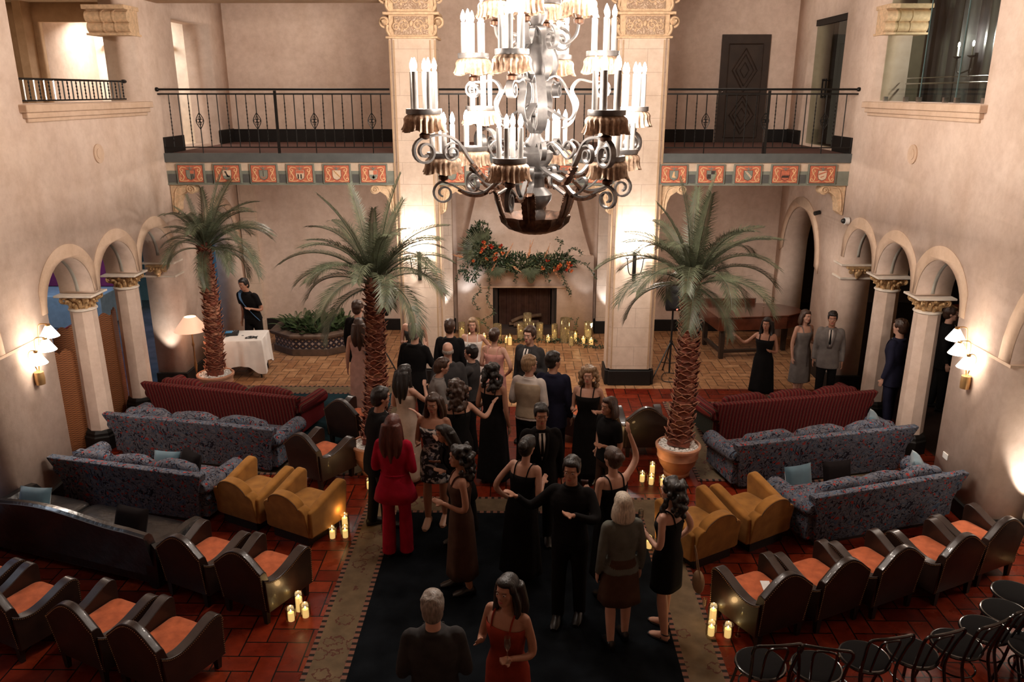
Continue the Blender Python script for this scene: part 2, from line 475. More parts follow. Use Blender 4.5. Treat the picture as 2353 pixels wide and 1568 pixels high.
sideR = lambda u, v, w: (XR+.25+w, u, v)
holes = [rect(10.08, 13.3, 4.96, 7.6), rect(14.75, 16.5, ZD+.02, 6.34)]
sheet('wall_left', hall_outline(), holes, sideL, .5, M['wall'], **ST)
sheet('wall_right', hall_outline(), [holes[0], rect(14.72, 16.45, ZD+.02, 6.40)], sideR, .5, M['wall'], **ST)
M['line'] = mat('pale painted line', (.38,.36,.31), .8)
for side, X0, sg in (('left', XL, 1), ('right', XR, -1)):
    for k, (a, b) in enumerate(ARCH):                      # peach archivolt rings and the painted line inside
        c, r = (a+b)/2, (b-a)/2
        ro = r+.185; mr = b+.08 if k < 2 else b+.12; ml = a-.08 if k else a-.12
        tr = math.degrees(math.acos(min(1, (mr-c)/ro))); tl = 180-math.degrees(math.acos(min(1, (c-ml)/ro)))
        po = [(mr, SPR)]+arc(c, SPR, ro, tr, tl)+[(ml, SPR)]; pi_ = arc(c, SPR, r, 0, 180)
        sheet('trim_%d' % (k+1), po+list(reversed(pi_)), [], lambda u, v, w, X0=X0, sg=sg: (X0+sg*(.003+w), u, v), .014, M['ring'], **ST)
        inn = arc(c, SPR, r-.004, 0, 180, 24)
        sheet('trim_%d' % (k+4), inn+list(reversed(arc(c, SPR, r+.01, 0, 180, 24))), [], lambda u, v, w, X0=X0, sg=sg: (X0-sg*(.24+w), u, v), .05, M['line'], **ST)
    sheet('trim_7', arc(7.28, 2.17, 1.60, 0, 180)+list(reversed(arc(7.28, 2.17, 1.38, 0, 180))), [], lambda u, v, w, X0=X0, sg=sg: (X0+sg*(.003+w), u, v), .014, M['ring'], **ST)
    sheet('trim_8', arc(15.92, 1.97, 1.17, -5, 185)+list(reversed(arc(15.92, 1.97, .97, 0, 180))), [], lambda u, v, w, X0=X0, sg=sg: (X0+sg*(.006+w), u, v), .03, M['ring'], **ST)
    mb = MB()
    for y in (8.66, 8.86): pass
    mb.b2((X0-sg*.52, 8.62, 2.13), (X0+sg*.012, 9.86, 2.165))
    # impost mouldings round the pier at the end of the arcade
    mb.build('trim_9', M['ring'], **ST)
    mb = MB()
    for z in (2.02, 2.25): mb.b2((X0-sg*.53, 13.61, z), (X0+sg*.03, 14.0, z+.03))
    mb.build('trim_10', M['ivory'], **ST)
    # baseboards
    mb = MB()
    mb.b2((X0-sg*.53, 8.62, 0), (X0+sg*.035, 9.88, .20)); mb.b2((X0-sg*.53, 13.6, 0), (X0+sg*.035, 14.95, .26))
    mb.b2((X0+sg*.035, 16.89, 0), (X0-sg*.02, YB, .26)); mb.b2((X0-sg*.02, -3, 0), (X0+sg*.035, 5.9, .20))
    mb.build('baseboard_'+side, M['dark'], bevel=.008, **ST)
    mb = MB(); mb.b2((X0+sg*.03, YF, ZD), (X0-sg*.02, 14.7, ZD+.27)); mb.b2((X0+sg*.03, 16.5, ZD), (X0-sg*.02, YB, ZD+.27))
    mb.build('baseboard_'+side+'_balcony', M['dark'], bevel=.008, **ST)
    # window sills upstairs
    mb = MB()
    mb.b2((X0-sg*.5, 9.98, 4.86), (X0+sg*.10, 13.45, 4.955)); mb.b2((X0-sg*.1, 10.03, 4.79), (X0+sg*.065, 13.4, 4.86)); mb.b2((X0-sg*.1, 10.08, 4.74), (X0+sg*.035, 13.35, 4.79))
    mb.build('trim_11', M['ring'], bevel=.012, **ST)
    # pilaster capital with two rolls at the far jamb of the upper window
    mb = MB(); xa, xb = X0-sg*.62, X0+sg*.03
    mb.b2((xa, 13.0, 6.30), (xb, 13.5, 6.36)); mb.b2((xa, 13.06, 5.93), (xb, 13.5, 5.96)); mb.b2((xa, 13.14, 5.96), (xb-sg*.01, 13.45, 6.30))
    for z, yy, r in ((6.20, 13.13, .085), (6.05, 13.17, .08)):
        mb.tube([(xa, yy, z), (xb, yy, z)], r, 14)
    for xx in (.18, .36):
        for z, yy, r in ((6.20, 13.13, .094), (6.05, 13.17, .089)):
            mb.tube([(X0-sg*xx-.012, yy, z), (X0-sg*xx+.012, yy, z)], r, 14)
    mb.build('trim_12', M['capital'], **ST)
    # carved corbel capital on the far jamb
    # round medallion on the wall
    mb = MB(); mb.tube([(X0-sg*.01, 11.68, 4.26), (X0+sg*.018, 11.68, 4.26)], .135, 28); mb.tube([(X0, 11.68, 4.26), (X0+sg*.026, 11.68, 4.26)], .075, 20)
    mb.build('wall_roundel', M['ring'], label='round plaster roundel on the %s wall below the upper opening' % side, cat='wall ornament')

def volute_capital(name, parent, c, w, h, m, half=False):
    """Corinthian-like carved capital: bell, leaves, corner volutes, abacus"""
    mb = MB(); x, y, z = c
    mb.lathe([(w*.36, 0), (w*.38, h*.1), (w*.34, h*.16), (w*.36, h*.5), (w*.46, h*.85)], 16, c)
    for k in range(8):
        a = 2*pi*k/8
        for rr, z0, hh in ((.40, .1, .42), (.46, .35, .40)):
            aa = a + (.39 if z0 > .2 else 0)
            p = [(x+w*rr*cos(aa), y+w*rr*sin(aa), z+h*z0), (x+w*(rr+.02)*cos(aa), y+w*(rr+.02)*sin(aa), z+h*(z0+hh*.7)), (x+w*(rr+.14)*cos(aa), y+w*(rr+.14)*sin(aa), z+h*(z0+hh)), (x+w*(rr+.17)*cos(aa), y+w*(rr+.17)*sin(aa), z+h*(z0+hh*.8))]
            mb.tube(smoothpath(p, 3), [w*.06]*4+[w*.05]*4+[w*.03]*2, 6)
    for sx in (-1, 1):
        for sy in (-1, 1):
            q = Vector((sx, sy, 0)).normalized(); cx, cy = x+q.x*w*.60, y+q.y*w*.60
            path = [(cx+q.x*u, cy+q.y*u, z+h*.72+v) for u, v in spiral(0, 0, w*.13, w*.02, pi*.6, -1.6, 20)]
            mb.tube([(x+q.x*w*.3, y+q.y*w*.3, z+h*.45)]+path, w*.035, 6)
    for k in range(4):
        a = k*pi/2; mb.ell((x+cos(a)*w*.46, y+sin(a)*w*.46, z+h*.86), (w*.07, w*.07, w*.06), 8, 6)
    return mb.build(name, m, parent)
def octa(w): return [(w/2*cos(pi/8+k*pi/4)/cos(pi/8), w/2*sin(pi/8+k*pi/4)/cos(pi/8)) for k in range(8)]
for side, X0, sg in (('left', XL, 1), ('right', XR, -1)):
    for k, y in enumerate((11.10, 12.42)):
        cx = X0-sg*.25
        t = thing('arcade_column', 'octagonal stone column with gilded scroll capital, %s of the two on the %s arcade' % (('nearer', 'farther')[k], side), 'column', (cx, y, 0), group=None)
        mb = MB()
        mb.rings([[(p[0]*q, p[1]*q, z) for p in octa(.35)] for q, z in ((1.0, .3), (.93, 2.12))])
        mb.build('shaft', M['wall'], t, smooth=False)
        mb = MB(); mb.lathe([(.26, 0), (.26, .2), (.24, .22), (.235, .26), (.205, .30)], 8); mb.build('base', M['dark'], t, smooth=False)
        mb = MB(); mb.lathe([(.175, 2.115), (.195, 2.13), (.195, 2.145), (.175, 2.16)], 16); mb.build('astragal', M['ivory'], t)
        volute_capital('capital', t, (0, 0, 2.14), .40, .20, M['gilt'])
        mb = MB(); mb.box((0, 0, 2.352), (.54, .46, .03)); mb.build('abacus', M['ivory'], t, bevel=.006)
    t = thing('corbel_capital', 'small carved scroll corbel on the end pier of the %s arcade' % side, 'corbel', (X0-sg*.25, 13.62, 2.06))
    mb = MB()
    mb.b2((-.19, -.07, .15), (.19, .02, .185))
    for s in (-1, 1): mb.tube([(s*(.13)+u, -.06, .11+v) for u, v in spiral(0, 0, .05, .008, pi/2, 1.5*s)], .014, 6)
    mb.ell((0, -.05, .08), (.07, .05, .07), 10, 7); mb.ell((0, -.03, .02), (.04, .03, .05), 8, 6)
    for k in range(5): mb.ell((-.1+.05*k, -.07, .125), (.02, .03, .022), 8, 5)
    mb.build('scroll', M['gilt'], t)

# floors
def slab(name, a, b, m, **k): return MB().b2(a, b).build(name, m, smooth=False, **k)
slab('floor', (-6.6, -3, -.2), (6.05, 13.6, 0), M['redtile'], **ST)
slab('floor_alcove', (-6.6, 13.6, -.2), (6.05, YB+.4, .0), M['tantile'], **ST)
slab('floor_alcove_apron', (-1.35, 12.7, -.1), (1.5, 13.6, .006), M['tantile'], **ST)
slab('floor_aisle_left', (-13, -3, -.2), (-6.6, 20, -.002), mat('polished dance floor', (.13,.12,.14), .18, var=.3, vs=2), **ST)
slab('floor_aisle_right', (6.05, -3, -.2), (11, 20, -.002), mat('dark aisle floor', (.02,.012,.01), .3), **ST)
slab('ceiling', (-6.6, -3, 9), (6.05, YF, 9.2), M['ceil'], **ST)
slab('wall_near', (-6.6, -3.2, 0), (6.05, -3, 9), M['wall'], **ST)
slab('wall_back', (-6.6, YB, 0), (6.05, YB+.3, 9), M['wall'], **ST)
slab('ceiling_aisle_left', (-13, -3, 3.75), (XL-.5, 20, 3.9), M['paleceil'], **ST)
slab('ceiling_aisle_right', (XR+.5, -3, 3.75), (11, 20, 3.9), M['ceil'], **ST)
slab('wall_aisle_left', (-13.1, -3, 0), (-13, 20, 3.8), mat('plum wall', (.16,.03,.09), .8), **ST)
slab('wall_aisle_left_end', (-13, 19.9, 0), (-6.6, 20, 3.8), mat('teal lit wall', (.20,.42,.50), .8), **ST)
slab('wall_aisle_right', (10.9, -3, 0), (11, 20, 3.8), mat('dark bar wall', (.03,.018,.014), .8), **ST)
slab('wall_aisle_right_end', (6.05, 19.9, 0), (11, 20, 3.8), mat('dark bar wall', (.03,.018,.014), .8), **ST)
slab('wall_aisle_near', (-13, -3.1, 0), (-6.6, -3, 3.8), M['brownstone'], **ST)
slab('wall_aisle_near_right', (6.05, -3.1, 0), (11, -3, 3.8), M['brownstone'], **ST)
# cross piers inside the aisles next to the near bay (the cream face lit by an uplighter)
for side, X0, sg in (('left', XL, 1), ('right', XR, -1)):
    slab('wall_%s_cross' % side, (X0-sg*.5, 8.9, 0), (X0-sg*1.6, 9.3, 3.75), M['wall'], **ST)

# balcony deck, back wall dressings
slab('floor_balcony', (XL-.01, YF+.02, ZD-.14), (XR+.01, YB, ZD), M['carpet'], **ST)
for a, b in ((XL, -2.17), (-1.41, 1.53), (2.36, XR)):
    slab('trim_13', (a, YF-.045, ZD-.135), (b, YF+.06, ZD+.012), M['slate'], **ST)
    slab('trim_14', (a, YF-.005, 3.60), (b, YF+.25, 3.965), M['cream'], **ST)
    slab('trim_15', (a, YF-.012, 3.60), (b, YF+.02, 3.82), M['sage'], **ST)
    slab('trim_16', (a, YF-.03, 3.585), (b, YF+.27, 3.605), M['sage'], **ST)
slab('ceiling_alcove', (XL, YF+.2, 3.72), (XR, YB, 3.9), M['brownstone'], **ST)
mb = MB(); 
for a, b in ((XL, -1.66), (1.92, 3.96), (5.06, XR)): mb.b2((a, YB-.03, ZD), (b, YB+.02, ZD+.26))
mb.build('baseboard_balcony', M['dark'], bevel=.01, **ST)
mb = MB(); mb.b2((XL, YB-.035, 0), (-1.9, YB+.02, .26)); mb.b2((2.08, YB-.035, 0), (XR, YB+.02, .26)); mb.build('baseboard_back', M['dark'], bevel=.01, **ST)
slab('trim_17', (XL, YF-.1, 6.50), (-2.2, YF+.4, 6.62), M['brownstone'], **ST)
slab('wall_lintel', (XL, YF, 6.62), (-2.0, YF+.4, 9), M['wall'], **ST)
slab('wall_lintel_right', (2.2, YF, 6.9), (XR, YF+.4, 9), M['wall'], **ST)
slab('ceiling_balcony', (XL, YF+.3, 7.4), (XR, YB, 7.6), M['paleceil'], **ST)
# pilaster strips on the back wall of the alcove
mb = MB(); mb.b2((-6.04, YB-.14, .26), (-5.72, YB, 3.72)); mb.b2((-6.04, YB-.16, 0), (-5.70, YB, .26))
mb.build('wall_back_pilaster', M['stone'], smooth=False, **ST)
for a, b in ((-1.92, -1.50), (1.62, 2.06)):
    mb = MB(); mb.b2((a, YB-.22, .27), (b, YB, 3.72)); mb.build('wall_back_pilaster', M['stone'], smooth=False, **ST)
    mb = MB(); mb.b2((a-.03, YB-.26, 0), (b+.03, YB, .28)); mb.build('baseboard_pilaster', M['dark'], bevel=.01, **ST)

# crest panels on the balcony front
PANX = [-5.63+.622*i for i in range(6)] + [-1.19+.628*i for i in range(5)] + [2.55+.622*i for i in range(5)]
frz = {}
def crest(px, k):
    y = YF-.03
    t = thing('crest_panel', '', 'crest panel', (px, y, 3.775))
    mb = MB(); mb.b2((-.235, -.018, -.165), (.235, .05, .165)); mb.build('frame', M['sage'], t, smooth=False)
    mb = MB(); mb.b2((-.215, -.024, -.148), (.215, 0, .146)); mb.build('outline', M['crestline'], t, smooth=False)
    mb = MB(); mb.b2((-.208, -.028, -.141), (.208, 0, .139)); mb.build('ground', M['crest'], t, smooth=False)
    for s in (-1, 1):
        mb = MB(); p = [(s*.07, .095), (s*.13, .108), (s*.17, .085), (s*.165, .045), (s*.13, .04), (s*.125, .065), (s*.145, .07)]
        q = [(s*.165, .04), (s*.135, -.01), (s*.115, -.05), (s*.135, -.10), (s*.175, -.115), (s*.19, -.085), (s*.165, -.07), (s*.155, -.09)]
        for pp in (p, q): mb.tube(smoothpath([(a, -.03, b) for a, b in pp], 4), .0085, 5)
        for j in range(5): mb.tube([(s*(.135+.012*j), -.03, .02-.022*j), (s*(.165+.006*j), -.03, .035-.022*j)], .005, 4)
        mb.tube(smoothpath([(s*.17, -.03, -.115), (s*.10, -.03, -.125), (s*.04, -.03, -.11)], 4), .007, 5)
        mb.build('scroll', M['crestgold'], t)
    sh = [(-.07, .06), (.07, .06), (.07, -.03), (.055, -.075), (0, -.10), (-.055, -.075), (-.07, -.03)]
    f = lambda u, v, w: (u, w, v)
    s0 = MB().prism([(a*1.09, b*1.07) for a, b in sh], f, -.032, -.02).build('shield', M['crestline'], t, smooth=False)
    base = ('sage', 'crestcream', 'sage', 'crestcream', 'crestcream', 'crestcream', 'sage', 'crestcream', 'crest', 'sage', 'sage', 'sage', 'sage', 'sage', 'crest', 'crestcream')[k]
    MB().prism(sh, f, -.036, -.03).build('field', M[base], s0, smooth=False)
    def bar(poly, m): MB().prism(poly, f, -.039, -.035).build('charge', M[m], s0, smooth=False)
    R = lambda a, b, c, d: [(a, c), (b, c), (b, d), (a, d)]
    if k == 0: bar(R(.0, .065, .0, .055), 'crest'); bar(R(.005, .022, -.09, -.005), 'crestline'); bar(R(.035, .052, -.075, -.005), 'crestline')
    elif k == 1: bar([(-.065, -.03), (.065, -.03), (.05, -.075), (0, -.095), (-.05, -.075)], 'sage'); bar([(-.05, .035), (-.01, .045), (.005, .0), (.04, -.05), (.045, -.02), (.05, -.06), (.0, -.05), (-.025, .015)], 'crestline')
    elif k == 2: bar([(-.05, -.035), (0, -.07), (.05, -.035), (.03, -.065), (0, -.085), (-.03, -.065)], 'crest'); bar([(-.004, .05), (.004, .05), (.004, -.04), (-.004, -.04)], 'crestline')
    elif k == 3:
        for a in (-.045, .005): bar(R(a, a+.024, -.08, -.005), 'crestline')
        bar(R(-.065, .065, .01, .055), 'crest')
    elif k in (4, 13): 
        bar([(-.065, .055), (-.035, .055), (.065, -.04), (.05, -.07)], 'crestgold' if k == 4 else 'crestcream')
        for j in range(5): bar([(-.045+.024*j, .045-.024*j), (-.04+.024*j, .052-.024*j), (-.028+.024*j, .032-.024*j), (-.034+.024*j, .027-.024*j)], 'crestline')
    elif k == 5: bar([(-.065, -.012), (.065, -.012), (.06, -.05), (.03, -.085), (0, -.095), (-.03, -.085), (-.06, -.05)], 'sage'); bar(R(0, .065, -.01, .055), 'crest'); bar([(0, -.015), (.012, -.045), (.035, -.04), (.02, -.06), (0, -.085), (-.02, -.06), (-.035, -.04), (-.012, -.045)], 'crestline')
    elif k == 7:
        for j in range(3): bar([(-.06, .04-.04*j), (0, .015-.04*j), (.06, .04-.04*j), (.06, .022-.04*j), (0, -.003-.04*j), (-.06, .022-.04*j)], 'crest')
    elif k == 11: bar([(-.008, .045), (.01, .045), (.012, -.03), (.04, -.05), (.01, -.06), (-.035, -.05)], 'crestgold')
    elif k == 14: bar(R(-.06, .06, -.055, -.03), 'crestline'); [bar([(-.05+.025*j, -.03), (-.038+.025*j, -.005), (-.026+.025*j, -.03)], 'crestline') for j in range(5)]
    elif k == 15: bar([(-.065, .01), (.065, .055), (.065, .035), (-.065, -.01)], 'crest'); bar([(-.03, -.04), (.03, -.02), (.03, -.03), (-.03, -.055)], 'crest')
    elif k == 12: bar(R(0, .065, 0, .055), 'crestline'); bar(R(-.065, 0, -.075, 0), 'crestline')
    mb = MB(); mb.tube(smoothpath([(-.05, -.03, .10), (-.02, -.03, .09), (0, -.03, .07), (.02, -.03, .09), (.05, -.03, .10)], 4), .008, 5); mb.tube([(0, -.03, .07), (0, -.03, .12)], .008, 5)
    mb.build('crest_plume', M['sage'], t)
    return t
CRD = ['dark pales shield', 'dark bird neck shield', 'red crescent shield', 'two black stripes shield', 'cream diagonal band shield', 'black lily shield', 'plain grey shield', 'red chevron shield',
       'plain red shield', 'half hidden shield', 'plain sage shield', 'golden anchor shield', 'black quarters shield', 'notched diagonal shield', 'black crown shield', 'red diagonal shield']
for k, px in enumerate(PANX):
    t = crest(px, k)
    sec = 'left' if k < 6 else 'middle' if k < 11 else 'right'
    n = k if k < 6 else k-6 if k < 11 else k-11
    nm = ('first', 'second', 'third', 'fourth', 'fifth', 'sixth')[n]
    t['label'] = 'crest panel, %s, %s on the %s balcony front' % (CRD[k], nm, sec)
    t['group'] = 'crest panels along the balcony front'
mb = MB()
for seq in (PANX[:6], PANX[6:11], PANX[11:]):
    for a, b in zip(seq[:-1], seq[1:]): mb.b2((a+.255, YF-.02, 3.625), (b-.255, YF, 3.765))
    mb.b2((seq[0]-.4, YF-.02, 3.625), (seq[0]-.255, YF, 3.765)) if seq[0] > -6 and seq[0] < -1.5 or seq[0] < -5 else None
mb.build('trim_18', M['blockgrey'], smooth=False, **ST)

# brackets under the balcony beam
def bracket(x, s, lab):
    t = thing('scroll_bracket', lab, 'bracket', (x, YF+.02, 3.60))
    mb = MB()
    out = [(0, 0), (s*.42, 0), (s*.42, -.03)] + [(s*u, v) for u, v in arc(.36, -.10, .075, 60, -120, 10)] + [(s*.27, -.13), (s*.17, -.2), (s*.12, -.32), (s*.10, -.46), (s*.03, -.52), (0, -.52)]
    mb.prism(out, lambda u, v, w: (u, w, v), 0, .22); mb.build('body', M['capital'], t, smooth=False, bevel=.008)
    mb = MB(); mb.tube([(s*.35+u, -.012, -.095+v) for u, v in spiral(0, 0, .075, .01, 0, 1.7)], .011, 6)
    mb.ell((s*.35, -.01, -.095), (.018, .018, .018), 8, 6)
    mb.tube(smoothpath([(s*.30, -.01, -.03), (s*.12, -.01, -.08), (s*.06, -.01, -.28), (s*.05, -.01, -.45)], 5), .013, 6)
    mb.build('volute', M['capital'], t)
bracket(XL+.01, 1, 'carved scroll bracket under the balcony at the left wall')
bracket(-2.17, -1, 'carved scroll bracket on the left pillar, outer side')
bracket(-1.41, 1, 'carved scroll bracket on the left pillar, fireplace side')
bracket(1.53, -1, 'carved scroll bracket on the right pillar, fireplace side')
bracket(2.36, 1, 'carved scroll bracket on the right pillar, outer side')
bracket(XR-.01, -1, 'carved scroll bracket under the balcony at the right wall')

# the two big pillars
for nm, a, b in (('left', -2.17, -1.41), ('right', 1.53, 2.36)):
    y0, y1 = 13.80, 14.35; c = (a+b)/2; w = b-a
    mb = MB()
    mb.b2((a+.06, y0, .30), (b-.06, y1, 5.92)); mb.b2((a, y0+.05, .30), (b, y1-.05, 5.92))
    mb.build('wall_pillar_'+nm, M['stone'], smooth=False, **ST)
    mb = MB()
    for x in (a+.085, b-.085): mb.b2((x-.012, y0-.012, .32), (x+.012, y0, 5.9))
    for x in (a+.012, b-.012): mb.b2((x-.014, y0+.04, .32), (x+.014, y0+.055, 5.9))
    mb.build('trim_19', M['brownstone'], smooth=False, **ST)
    mb = MB(); mb.b2((a+.03, y0-.04, 0), (b-.03, y1+.04, .28)); mb.b2((a-.03, y0+.01, 0), (b+.03, y1-.01, .28)); mb.build('baseboard_pillar_'+nm, M['dark'], bevel=.012, **ST)
    t = thing('pillar_capital', 'carved relief capital with scrolled corners on the %s pillar' % nm, 'capital', (c, y0, 5.92))
    mb = MB(); 
    for z0, z1, e in ((0, .035, .04), (.355, .40, .07), (.80, .86, .10)): mb.b2((-w/2-e, -e, z0), (w/2+e, .58, z1))
    mb.build('mouldings', M['capital'], t, bevel=.01)
    mb = MB(); mb.b2((-w/2+.02, .0, .035), (w/2-.02, .55, .355)); mb.b2((-w/2+.02, -.02, .40), (w/2-.02, .55, .80)); mb.build('block', M['capital'], t, smooth=False)
    for z0, z1 in ((.06, .33), (.44, .76)):
        p = MB().b2((-w/2+.11, -.04, z0), (w/2-.11, .0, z1)).build('relief_panel', M['carved'], t, smooth=False)
        mb = MB(); cz = (z0+z1)/2; h = (z1-z0)
        for s in (-1, 1):
            mb.tube([(s*(.11)+u*s, -.045, cz+v) for u, v in spiral(0, 0, h*.34, .01, 0, 1.6)], .011, 5)
            mb.tube([(s*(.24)+u*s, -.045, cz-.02+v) for u, v in spiral(0, 0, h*.26, .01, pi, -1.5)], .010, 5)
            for q in range(5): mb.ell((s*(.05+.05*q), -.045, cz+h*.3*sin(q*2.1)), (.02, .012, .03), 7, 5)
        mb.ell((0, -.05, cz+.03), (.03, .025, .045), 8, 6)
        mb.build('scrollwork', M['capital'], p)
    for s in (-1, 1):
        mb = MB()
        for z0, zz in ((.035, .27), (.40, .72)):
            cx = s*(w/2+.03)
            mb.tube([(cx+u*s, -.0, z0+.22+v) for u, v in spiral(.02, 0, .085, .012, -pi/2, 1.5)], .02, 6)
            mb.tube(smoothpath([(s*(w/2-.03), -.01, z0+.02), (s*(w/2+.01), -.02, z0+.09), (s*(w/2-.0), -.02, z0+.17)], 4), .024, 6)
            mb.ell((cx+s*.02, .02, z0+.22), (.05, .2, .05), 10, 7)
        mb.build('corner_scroll', M['capital'], t)

# doors and glazing upstairs
d = thing('door_1', 'dark carved timber door with diamond panels on the balcony', 'door', (4.485, YB-.02, ZD)); d['kind'] = 'structure'
MB().b2((-.485, -.03, 0), (.485, .03, 2.1)).build('door_leaf', M['wooddark'], d, bevel=.005)
mb = MB()
for cz, hh in ((1.42, .42), (.55, .38)):
    for q, r in ((1, .014), (.72, .012), (.36, .010)):
        pts = [(0, cz+hh*q), (.25*q, cz), (0, cz-hh*q), (-.25*q, cz), (0, cz+hh*q)]
        for p0, p1 in zip(pts[:-1], pts[1:]): mb.tube([(p0[0], -.035, p0[1]), (p1[0], -.035, p1[1])], r, 4)
for x0, x1, z0, z1 in ((-.34, .34, .98, 1.92), (-.34, .34, .10, .94)):
    for a, b in (((x0, z0), (x1, z0)), ((x1, z0), (x1, z1)), ((x1, z1), (x0, z1)), ((x0, z1), (x0, z0))): mb.tube([(a[0], -.035, a[1]), (b[0], -.035, b[1])], .013, 4)
mb.build('carved_moulding', M['wooddark'], d)
MB().ell((-.42, -.05, 1.0), (.02, .03, .02)).build('door_knob', M['steel'], d)

d = thing('door_2', 'frameless glass double door in the right wall of the balcony', 'door', (XR+.10, 15.58, ZD+.02)); d['kind'] = 'structure'
for y0, y1 in ((-.855, -.01), (.01, .86)): MB().b2((-.006, y0, .02), (.006, y1, 2.16)).build('glass_leaf', M['window'], d, smooth=False)
mb = MB(); mb.b2((-.03, -.86, 2.17), (.03, .87, 2.36)); mb.build('header', M['dark'], d)
for s in (-1, 1):
    y = s*.09; mb = MB(); mb.tube([(-.07, y, .88), (-.07, y, 1.20)], .014, 6); mb.tube([(.0, y, .90), (-.07, y, .90)], .01, 6); mb.tube([(.0, y, 1.18), (-.07, y, 1.18)], .01, 6); mb.tube([(-.07, y-.07*s, .88), (-.07, y+.02*s, .88)], .012, 6)
    mb.tube([(-.07, y-.07*s, 1.2), (-.07, y+.02*s, 1.2)], .012, 6); mb.build('door_handle', M['iron'], d)
slab('wall_lobby_right', (XR+1.0, 14.5, ZD), (XR+1.1, 16.8, 6.6), mat('brown curtain wall', (.075,.042,.03), .9), **ST)

# upper rooms behind the window openings
dk = mat('dark room shell', (.05,.045,.04), .9)
slab('floor_upper_right', (XR+.5, 8, 4.0), (9, 14.4, 4.1), dk, **ST); slab('ceiling_upper_right', (XR+.5, 8, 7.7), (9, 14.4, 7.8), dk, **ST)
slab('wall_upper_right', (8.9, 8, 4), (9, 14.4, 7.8), dk, **ST)
slab('wall_upper_right_far', (XR+.5, 14.2, 4), (9, 14.4, 7.8), mat('olive plaster', (.26,.22,.15), .8), **ST); slab('wall_upper_right_near', (XR+.5, 8, 4), (9, 8.1, 7.8), dk, **ST)
w = MB().b2((XR+.12, 10.08, 4.97), (XR+.13, 13.3, 7.6)).build('window_1', M['window'], smooth=False, **ST)
mb = MB()
for y in (11.0, 12.0): mb.b2((XR+.118, y-.003, 4.97), (XR+.132, y+.003, 7.6))
mb.build('window_1_joint', mat('glass edge', (.16,.25,.27), .2), w, smooth=False)
mb = MB()
for y in (10.3, 10.95, 11.25, 12.0, 12.4, 13.1): mb.b2((XR+.09, y-.025, 4.955), (XR+.15, y+.025, 5.03))
mb.build('window_1_clip', M['steel'], w, smooth=False)
mb = MB(); mb.tube([(XR+.45, 10.1, 5.22), (XR+.45, 13.2, 5.22)], .012, 6); mb.tube([(XR+.45, 10.1, 5.30), (XR+.45, 13.2, 5.30)], .008, 6)
mb.build('handrail', M['steel'], label='thin steel handrail behind the right upper glazing', cat='handrail')
# dark drape behind the glazing
mb = MB(); n = 120; rs = []
for k in range(n+1):
    y = 9.0+5.1*k/n; x = XR+1.15+.05*sin(k*1.1)+.02*sin(k*2.7); rs.append([(x, y, 4.12), (x, y, 7.65), (x+.02, y, 7.65), (x+.02, y, 4.12)])
mb.rings(rs); mb.build('drape', mat('charcoal drape', (.014,.011,.013), .45, var=.3, vs=6), label='charcoal full length drape behind the right upper glazing', cat='curtain')
t = thing('wall_sconce', 'twin candle sconce glowing behind the right upper glazing', 'sconce', (XR+1.02, 12.45, 5.62))
mb = MB(); mb.b2((.0, -.05, -.3), (.05, .05, .02)); mb.tube(smoothpath([(0, 0, -.2), (-.1, -.15, -.25), (-.12, -.2, -.05)], 6), .012, 6); mb.tube(smoothpath([(0, 0, -.2), (-.1, .15, -.25), (-.12, .2, -.05)], 6), .012, 6)
for y in (-.2, .2): mb.lathe([(.02, -.05), (.06, -.03), (.06, -.02), (.015, -.02)], 12, (-.12, y, 0))
mb.build('bracket_arms', M['iron'], t)
for y in (-.2, .2): MB().lathe([(.014, -.02), (.014, .10)], 8, (-.12, y, 0)).build('candle', M['sleeve'], t); MB().ell((-.12, y, .14), (.016, .016, .04), 8, 6).build('bulb', M['bulb'], t)

pl = M['wall']
slab('floor_upper_left', (-10.5, 8, 4.0), (XL-.5, 17.4, 4.1), M['paleceil'], **ST)
slab('ceiling_upper_left', (-10.5, 8, 6.62), (XL-.5, 15.3, 6.7), M['paleceil'], **ST)
slab('wall_upper_left', (-10.5, 8, 4.1), (-10.4, 17.4, 6.7), mat('olive plaster', (.26,.22,.15), .8), **ST)
slab('wall_upper_left_near', (-10.5, 8, 4.1), (XL-.5, 8.1, 6.7), pl, **ST)
fr = lambda u, v, w: (u, 15.4+w, v)
sheet('wall_upper_left_far', [(-10.4, 4.1), (-10.4, 6.65), (XL-.5, 6.65), (XL-.5, 4.1), (-7.4, 4.1), (-7.4, 6.3), (-8.7, 6.3), (-8.7, 4.1)], [], fr, .2, M['brownstone'], **ST)
slab('wall_niche_back', (-10.4, 17.3, 4.1), (XL-.5, 17.4, 6.7), M['ivory'], **ST)
slab('ceiling_niche', (-10.4, 15.5, 6.5), (XL-.5, 17.4, 6.6), M['paleceil'], **ST)
slab('wall_niche_side', (-8.85, 15.5, 4.1), (-8.7, 17.3, 6.5), M['wall'], **ST)
slab('trim_20', (-8.9, 15.0, 4.1), (-8.75, 15.3, 6.62), M['brownstone'], **ST)
slab('trim_21', (-8.5, 17.1, 6.0), (-7.2, 17.3, 6.05), M['ivory'], **ST)
for x, y in ((-9.3, 12.2), (-9.0, 13.0)):
    t = thing('ceiling_camera', 'white ceiling camera in the upper left room, %s one' % ('nearer' if y < 12.5 else 'farther'), 'camera', (x, y, 6.62))
    MB().lathe([(.07, 0), (.07, -.06), (.05, -.09)], 16).build('housing', M['white'], t); MB().ell((0, 0, -.09), (.045, .045, .045)).build('dome', M['plastic'], t)
t = thing('dome_camera', 'white dome camera on the right wall beside the end arch', 'camera', (XR-.02, 13.58, 3.03))
